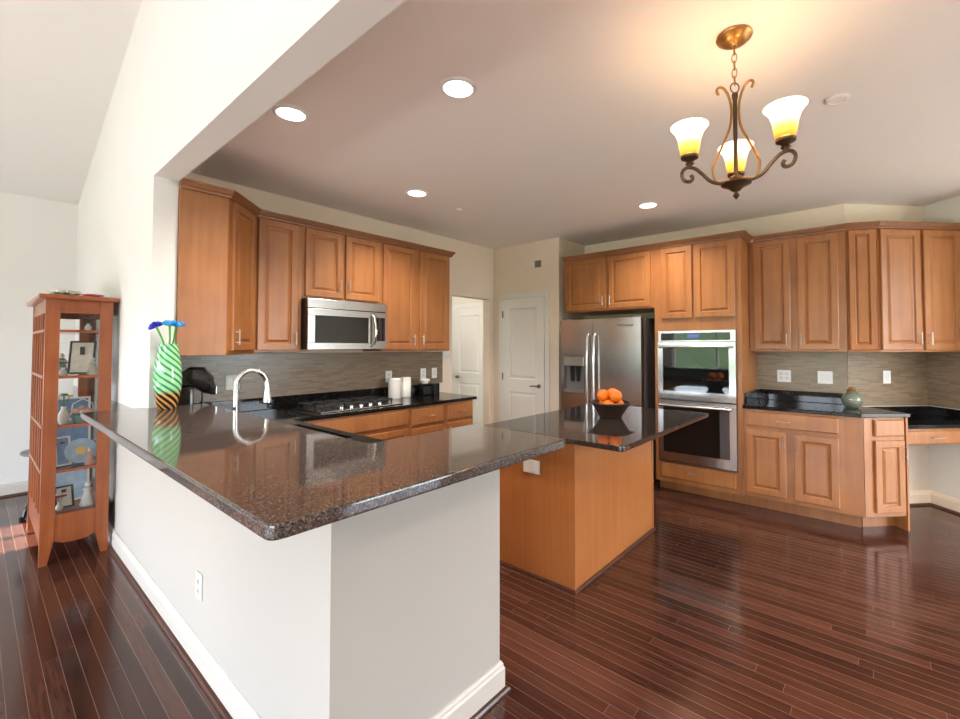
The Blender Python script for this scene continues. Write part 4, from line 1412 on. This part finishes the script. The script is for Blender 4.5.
RS = 0.196
for k, ad in enumerate((12.5, 132.5, 252.5)):
    a = math.radians(ad)
    c, s = math.cos(a), math.sin(a)
    P = lambda r, z: (r * c, r * s, z)
    # lyre strap: scroll at the top, bulging near the bottom
    strap = [P(0.070, zt - 0.012), P(0.078, zt + 0.006), P(0.066, zt + 0.020), P(0.046, zt + 0.014), P(0.026, zt - 0.02), P(0.016, zt - 0.075), P(0.024, zt - 0.15), P(0.058, zt - 0.230), P(0.090, zt - 0.300), P(0.098, zt - 0.335), P(0.080, zh - 0.008), P(0.030, zh + 0.004)]
    MB().tube(curve(strap, 5), 0.0052, 8).build('strap', M['gold'], ch, smooth=True)
    arm = [P(0.030, zh), P(0.070, zh - 0.012), P(0.110, zh - 0.002), P(0.145, zh + 0.028), P(0.178, zh + 0.050), P(0.212, zh + 0.050), P(0.230, zh + 0.026), P(0.220, zh - 0.002), P(0.196, zh - 0.006), P(0.184, zh + 0.008), P(0.192, zh + 0.022)]
    MB().tube(curve(arm, 6), 0.0072, 8).build('arm', M['bronze'], ch, smooth=True)
    zc_ = zh + 0.060
    cup = MB().lathe([(0.007, zc_ - 0.008), (0.010, zc_), (0.018, zc_ + 0.008), (0.012, zc_ + 0.016), (0.022, zc_ + 0.024), (0.034, zc_ + 0.030), (0.036, zc_ + 0.040), (0.030, zc_ + 0.042)], 20, (RS * c, RS * s, 0)).build('cup', M['bronze'], ch, smooth=True)
    sh = MB()
    sh.lathe([(0.030, 0.0), (0.036, 0.012), (0.040, 0.035), (0.044, 0.065), (0.054, 0.095), (0.070, 0.118), (0.074, 0.121), (0.071, 0.122), (0.052, 0.098), (0.041, 0.066), (0.037, 0.035), (0.032, 0.012), (0.026, 0.003)], 32, cap0=False, cap1=False)
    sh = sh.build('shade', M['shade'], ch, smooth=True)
    sh.location = (RS * c, RS * s, zc_ + 0.043)
    lp = add_light('chandelier_bulb', 'POINT', (CX + RS * c, CY + RS * s, H + zc_ + 0.085), 1.9, (1.0, 0.64, 0.34), shadow_soft_size=0.03)

# ------------------------------------------------------------------ curio cabinet
QX0, QX1, QY0, QY1 = 0.305, 0.640, 4.235, 5.20
qw, qd, QH = QX1 - QX0, QY1 - QY0, 1.785
cu = thing('curio_cabinet', 'tall cherry curio cabinet with glass sides full of ornaments', 'cabinet', (QX0, QY0, 0), 0)
pw = 0.068
for x0, x1 in ((0, pw), (qw - pw, qw)):
    for y0, y1 in ((0, 0.045), (qd - 0.045, qd)):
        s = 1 if x0 == 0 else -1
        xa = x0 if x0 == 0 else x1
        # tapered foot below the rail
        inner = xa + s * pw
        MB().prism_y([(xa, 0.0), (xa + s * 0.036, 0.0), (inner, 0.16), (inner, QH - 0.0305), (xa, QH - 0.0305)], y0, y1).build('corner_post', M['curio'], cu)
arch = [(pw, 0.135), (pw, 0.315), (qw - pw, 0.315), (qw - pw, 0.135)]
for y0, y1 in ((0.006, 0.030), (qd - 0.030, qd - 0.006)):
    MB().prism_y([(pw + 0.0005, 0.145), (pw + 0.04, 0.125), (qw / 2, 0.118), (qw - pw - 0.04, 0.125), (qw - pw - 0.0005, 0.145), (qw - pw - 0.0005, 0.315), (pw + 0.0005, 0.315)], y0, y1).build('bottom_rail', M['curio'], cu)
    MB().box(pw + 0.0005, qw - pw - 0.0005, y0, y1, 1.665, QH - 0.0305).build('top_rail', M['curio'], cu)
    MB().box(pw + 0.001, qw - pw - 0.001, (y0 + y1) / 2 - 0.002, (y0 + y1) / 2 + 0.002, 0.3155, 1.6645).build('end_glass', M['glass'], cu)
for x0, x1 in ((0.004, 0.028), (qw - 0.028, qw - 0.004)):
    MB().box(x0, x1, 0.0455, qd - 0.0455, 0.13, 0.315).build('side_rail', M['curio'], cu)
    MB().box(x0, x1, 0.0455, qd - 0.0455, 1.665, QH - 0.0305).build('side_rail', M['curio'], cu)
MB().box(qw - 0.018, qw - 0.014, 0.046, qd - 0.046, 0.3155, 1.6645).build('mirror_back', M['glass'], cu)
MB().box(0.012, 0.016, 0.046, qd - 0.046, 0.3155, 1.6645).build('front_glass', M['glass'], cu)
mb = MB()
for yy in (0.17, 0.30, qd / 2, qd - 0.30, qd - 0.17):
    mb.box(-0.002, 0.0115, yy - 0.009, yy + 0.009, 0.3155, 1.6645)
for zz in (0.604, 0.90, 1.232, 1.544):
    mb.box(-0.003, 0.0110, 0.046, qd - 0.046, zz - 0.009, zz + 0.009)
mb.build('front_muntins', M['curio'], cu)
MB().box(-0.035, qw + 0.028, -0.035, qd + 0.035, QH - 0.03, QH).build('top_board', M['curio'], cu, bevel=0.006)
MB().box(0.03, qw - 0.03, 0.032, qd - 0.032, 0.300, 0.318).build('floor_board', M['curio'], cu)
SH = [0.604, 0.90, 1.232, 1.544]
for zz in SH:
    MB().box(0.03, qw - 0.03, 0.034, qd - 0.034, zz - 0.006, zz + 0.004).build('shelf', M['glass'], cu)
    MB().box(pw + 0.001, qw - pw - 0.001, 0.001, 0.014, zz - 0.010, zz + 0.008).build('end_muntin', M['curio'], cu)

# ornaments inside the curio cabinet
cols = {
    'white': flat('ornament_white', (0.80, 0.78, 0.74), 0.3),
    'blue': flat('ornament_blue', (0.14, 0.25, 0.42), 0.3, noise=0.5, nscale=28),
    'pale': flat('ornament_paleblue', (0.38, 0.52, 0.64), 0.3, noise=0.45, nscale=22),
    'pink': flat('ornament_pink', (0.75, 0.36, 0.28), 0.5, noise=0.3, nscale=40),
    'rose': flat('ornament_rose', (0.50, 0.06, 0.10), 0.5),
    'leaf': flat('ornament_leaf', (0.07, 0.20, 0.07), 0.6),
    'yellow': flat('ornament_yellow', (0.75, 0.48, 0.08), 0.4),
    'dark': flat('ornament_dark', (0.03, 0.03, 0.035), 0.4),
    'cream': flat('ornament_cream', (0.72, 0.66, 0.54), 0.4, noise=0.25, nscale=30),
    'plum': flat('ornament_plum', (0.16, 0.04, 0.16), 0.5),
    'teal': flat('ornament_teal', (0.16, 0.34, 0.30), 0.4),
}


def photo_frame(label, x, y, z, w, h, rz, lean, pic, fcol='white'):
    t = thing('picture_frame', label, 'picture frame', (QX0 + x, QY0 + y, z + 0.011), rz)
    f = MB()
    b = 0.012
    for a, c, d, e_ in ((-w / 2, w / 2, 0, b), (-w / 2, w / 2, h - b, h), (-w / 2, -w / 2 + b, b, h - b), (w / 2 - b, w / 2, b, h - b)):
        f.box(a, c, 0, 0.012, d, e_)
    f = f.build('frame', cols[fcol], t)
    p = MB().box(-w / 2 + b, w / 2 - b, 0.003, 0.009, b, h - b).build('picture', cols[pic], t)
    st = MB().box(-0.012, 0.012, 0.013, 0.018, 0, h * 0.8).build('easel_leg', cols['dark'], t)
    for o_ in (f, p):
        o_.rotation_euler = (-lean, 0, 0)
    st.rotation_euler = (lean * 0.6, 0, 0)
    st.location = (0, 0.045 if False else math.sin(lean) * h * 0.5 + 0.012, 0)


def bud_vase(label, x, y, z, r, h, vc, fcs):
    t = thing('bud_vase', label, 'vase', (QX0 + x, QY0 + y, z + 0.006))
    MB().lathe([(r * 0.6, 0), (r, h * 0.3), (r * 0.9, h * 0.55), (r * 0.4, h * 0.85), (r * 0.5, h)], 16).build('vase_body', cols[vc], t, smooth=True)
    for i, fcn in enumerate(fcs):
        a = 2 * PI * i / len(fcs)
        d = MB()
        tip = Vector((r * 0.9 * math.cos(a), r * 0.9 * math.sin(a), h * 1.55 + 0.012 * (i % 2)))
        d.tube([(0, 0, h * 0.9), tip], 0.002, 5)
        d = d.build('flower_stem', cols['leaf'], t)
        fl = MB()
        for k in range(5):
            b_ = 2 * PI * k / 5
            fl.ball(tip + Vector((0.010 * math.cos(b_), 0.010 * math.sin(b_), 0.004)), 0.010, 1, 1, 0.6, 8)
        fl.build('blossom', cols[fcn], t, smooth=True)


def figurine(label, x, y, z, h, c1, c2):
    t = thing('figurine', label, 'figurine', (QX0 + x, QY0 + y, z + 0.006))
    MB().lathe([(h * 0.22, 0), (h * 0.24, h * 0.08), (h * 0.15, h * 0.40), (h * 0.10, h * 0.58), (h * 0.16, h * 0.66), (h * 0.06, h * 0.74)], 16).build('gown', cols[c1], t, smooth=True)
    MB().ball((0, 0, h * 0.84), h * 0.10, 1, 1, 1.15, 12).build('head', cols[c2], t, smooth=True)


def show_plate(label, x, y, z, r, c1, rz=0.0):
    t = thing('display_plate', label, 'plate', (QX0 + x, QY0 + y, z + 0.006), rz)
    R = Matrix.Rotation(PI / 2 - 0.25, 3, 'X')
    p = MB().lathe([(0.001, 0.0), (r * 0.6, 0.002), (r, 0.012), (r, 0.016), (r * 0.6, 0.007), (0.001, 0.005)], 28, (0, 0, r * 0.97 + 0.012), mat=R).build('dish', cols[c1], t, smooth=True)
    MB().lathe([(0.001, 0.0056), (r * 0.30, 0.0066), (r * 0.33, 0.0075), (0.001, 0.0085)], 20, (0, -0.003, r * 0.97 + 0.012), mat=R).build('painted_centre', cols['yellow' if c1 == 'pale' else 'white'], t, smooth=True)
    MB().tube([(-0.03, -0.03, 0.004), (-0.03, 0.02, 0.004), (-0.02, 0.045, r)], 0.003, 6).tube([(0.03, -0.03, 0.004), (0.03, 0.02, 0.004), (0.02, 0.045, r)], 0.003, 6).build('wire_stand', cols['dark'], t)


# top compartment
bud_vase('plum flower posy on the top shelf of the curio', 0.22, 0.12, 1.544, 0.020, 0.05, 'white', ['plum', 'rose', 'plum'])
# second compartment (1.232)
photo_frame('dark-edged leaning picture on the second curio shelf', 0.19, 0.15, 1.232, 0.14, 0.24, math.radians(-20), 0.22, 'cream', 'dark')
bud_vase('green-leaved flower pot left of the dark leaning picture', 0.095, 0.075, 1.232, 0.022, 0.055, 'white', ['leaf', 'rose', 'leaf', 'pink'])
figurine('cream figurine in the corner of the second curio shelf', 0.244, 0.083, 1.232, 0.13, 'cream', 'white')
# third compartment (0.90)
bud_vase('white bud vase with a yellow-centred bloom on the third curio shelf', 0.105, 0.09, 0.90, 0.032, 0.12, 'cream', ['yellow', 'white', 'white', 'leaf'])
t = thing('flower_basket', 'white-handled basket of pink roses on the third curio shelf', 'basket', (QX0 + 0.20, QY0 + 0.10, 0.906))
MB().lathe([(0.045, 0), (0.06, 0.05), (0.062, 0.055), (0.05, 0.056)], 20).build('basket_body', cols['teal'], t, smooth=True)
MB().tube([(-0.058, 0, 0.055), (-0.05, 0, 0.13), (0, 0, 0.165), (0.05, 0, 0.13), (0.058, 0, 0.055)], 0.004, 8).build('handle', cols['white'], t, smooth=True)
for i in range(9):
    a = 2 * PI * i / 8
    rr_ = 0.040 if i < 8 else 0
    MB().ball((rr_ * math.cos(a), rr_ * math.sin(a), 0.078 + (0.02 if i == 8 else 0.004 * (i % 3))), 0.021, 1, 1, 0.8, 10).build('rose', cols['pink' if i % 3 else 'cream'], t, smooth=True)
photo_frame('blue patterned board leaning at the back of the third curio shelf', 0.168, 0.26, 0.90, 0.19, 0.16, 0.0, 0.10, 'blue', 'white')
# fourth compartment (0.604)
show_plate('pale blue plate with yellow centre on the fourth curio shelf', 0.20, 0.12, 0.604, 0.085, 'pale')
photo_frame('blue leaning picture beside the yellow-centred plate', 0.115, 0.12, 0.604, 0.085, 0.20, math.radians(14), 0.16, 'blue', 'white')
photo_frame('large blue patterned board at the back of the fourth curio shelf', 0.168, 0.27, 0.604, 0.20, 0.27, 0.0, 0.08, 'blue', 'white')
# bottom compartment (0.318)
photo_frame('large pale blue board at the back of the curio bottom', 0.168, 0.27, 0.318, 0.20, 0.25, 0.0, 0.08, 'pale', 'white')
photo_frame('dark stand with a cream picture on the bottom board of the curio', 0.125, 0.10, 0.318, 0.10, 0.15, math.radians(10), 0.25, 'cream', 'dark')
figurine('white figurine on the bottom board of the curio', 0.235, 0.085, 0.318, 0.17, 'white', 'white')

figurine('small pink-gowned figurine beside the yellow-centred plate', 0.240, 0.068, 0.604, 0.12, 'pink', 'cream')
figurine('teal figurine at the back of the second curio shelf', 0.10, 0.22, 1.232, 0.16, 'teal', 'cream')
bud_vase('rose posy in a cream pot on the bottom board of the curio', 0.095, 0.075, 0.318, 0.020, 0.06, 'cream', ['rose', 'cream', 'rose'])

# on top of the curio
t = thing('flower_sprig', 'white and green artificial flower sprig lying on the curio top', 'flowers', (QX0 + 0.10, QY0 + 0.08, QH + 0.001), 0.2)
MB().tube([(-0.07, 0, 0.005), (0.0, 0.01, 0.008), (0.07, 0, 0.006)], 0.004, 6).build('twig', cols['leaf'], t)
for i in range(5):
    MB().ball((-0.06 + i * 0.03, 0.012 * (-1) ** i, 0.026), 0.023, 1.1, 1, 0.8, 10).build('blossom', cols['white' if i % 2 == 0 else 'cream'], t, smooth=True)
for i in range(3):
    MB().ball((-0.045 + i * 0.045, -0.018, 0.016), 0.016, 1.5, 0.8, 0.35, 8).build('leaf', cols['leaf'], t, smooth=True)
o = MB().rings([[(x, 0.018 * w * math.cos(2 * PI * k / 10), 0.012 + 0.009 * w * math.sin(2 * PI * k / 10)) for k in range(10)] for x, w in ((-0.06, 0.4), (-0.03, 1.0), (0.0, 1.1), (0.03, 0.9), (0.06, 0.35))]).build('red_ornament', cols['rose'], smooth=True)
o.location = (QX0 + 0.235, QY0 + 0.055, QH + 0.0032)
o.rotation_euler = (0, 0, -0.15)
tag(o, 'slim red ornament lying on top of the curio cabinet', 'ornament')

# round side table behind the curio cabinet
t = thing('side_table', 'small dark round table half hidden behind the curio cabinet', 'table', (0.45, 5.60, 0), 0)
MB().lathe([(0.02, 0.515), (0.165, 0.515), (0.175, 0.525), (0.175, 0.537), (0.165, 0.545), (0.001, 0.545)], 36).build('table_top', M['grey'], t, smooth=True)
MB().lathe([(0.03, 0.10), (0.035, 0.13), (0.02, 0.20), (0.028, 0.30), (0.018, 0.42), (0.04, 0.50), (0.06, 0.5145)], 20).build('pedestal', M['black'], t, smooth=True)
for k in range(3):
    a = math.radians(210 + 120 * k)
    c, s = math.cos(a), math.sin(a)
    MB().tube(curve([(0.02 * c, 0.02 * s, 0.16), (0.09 * c, 0.09 * s, 0.15), (0.15 * c, 0.15 * s, 0.08), (0.17 * c, 0.17 * s, 0.016), (0.195 * c, 0.195 * s, 0.014)], 5), [0.016] * 20 + [0.012], 8).build('leg', M['black'], t, smooth=True)
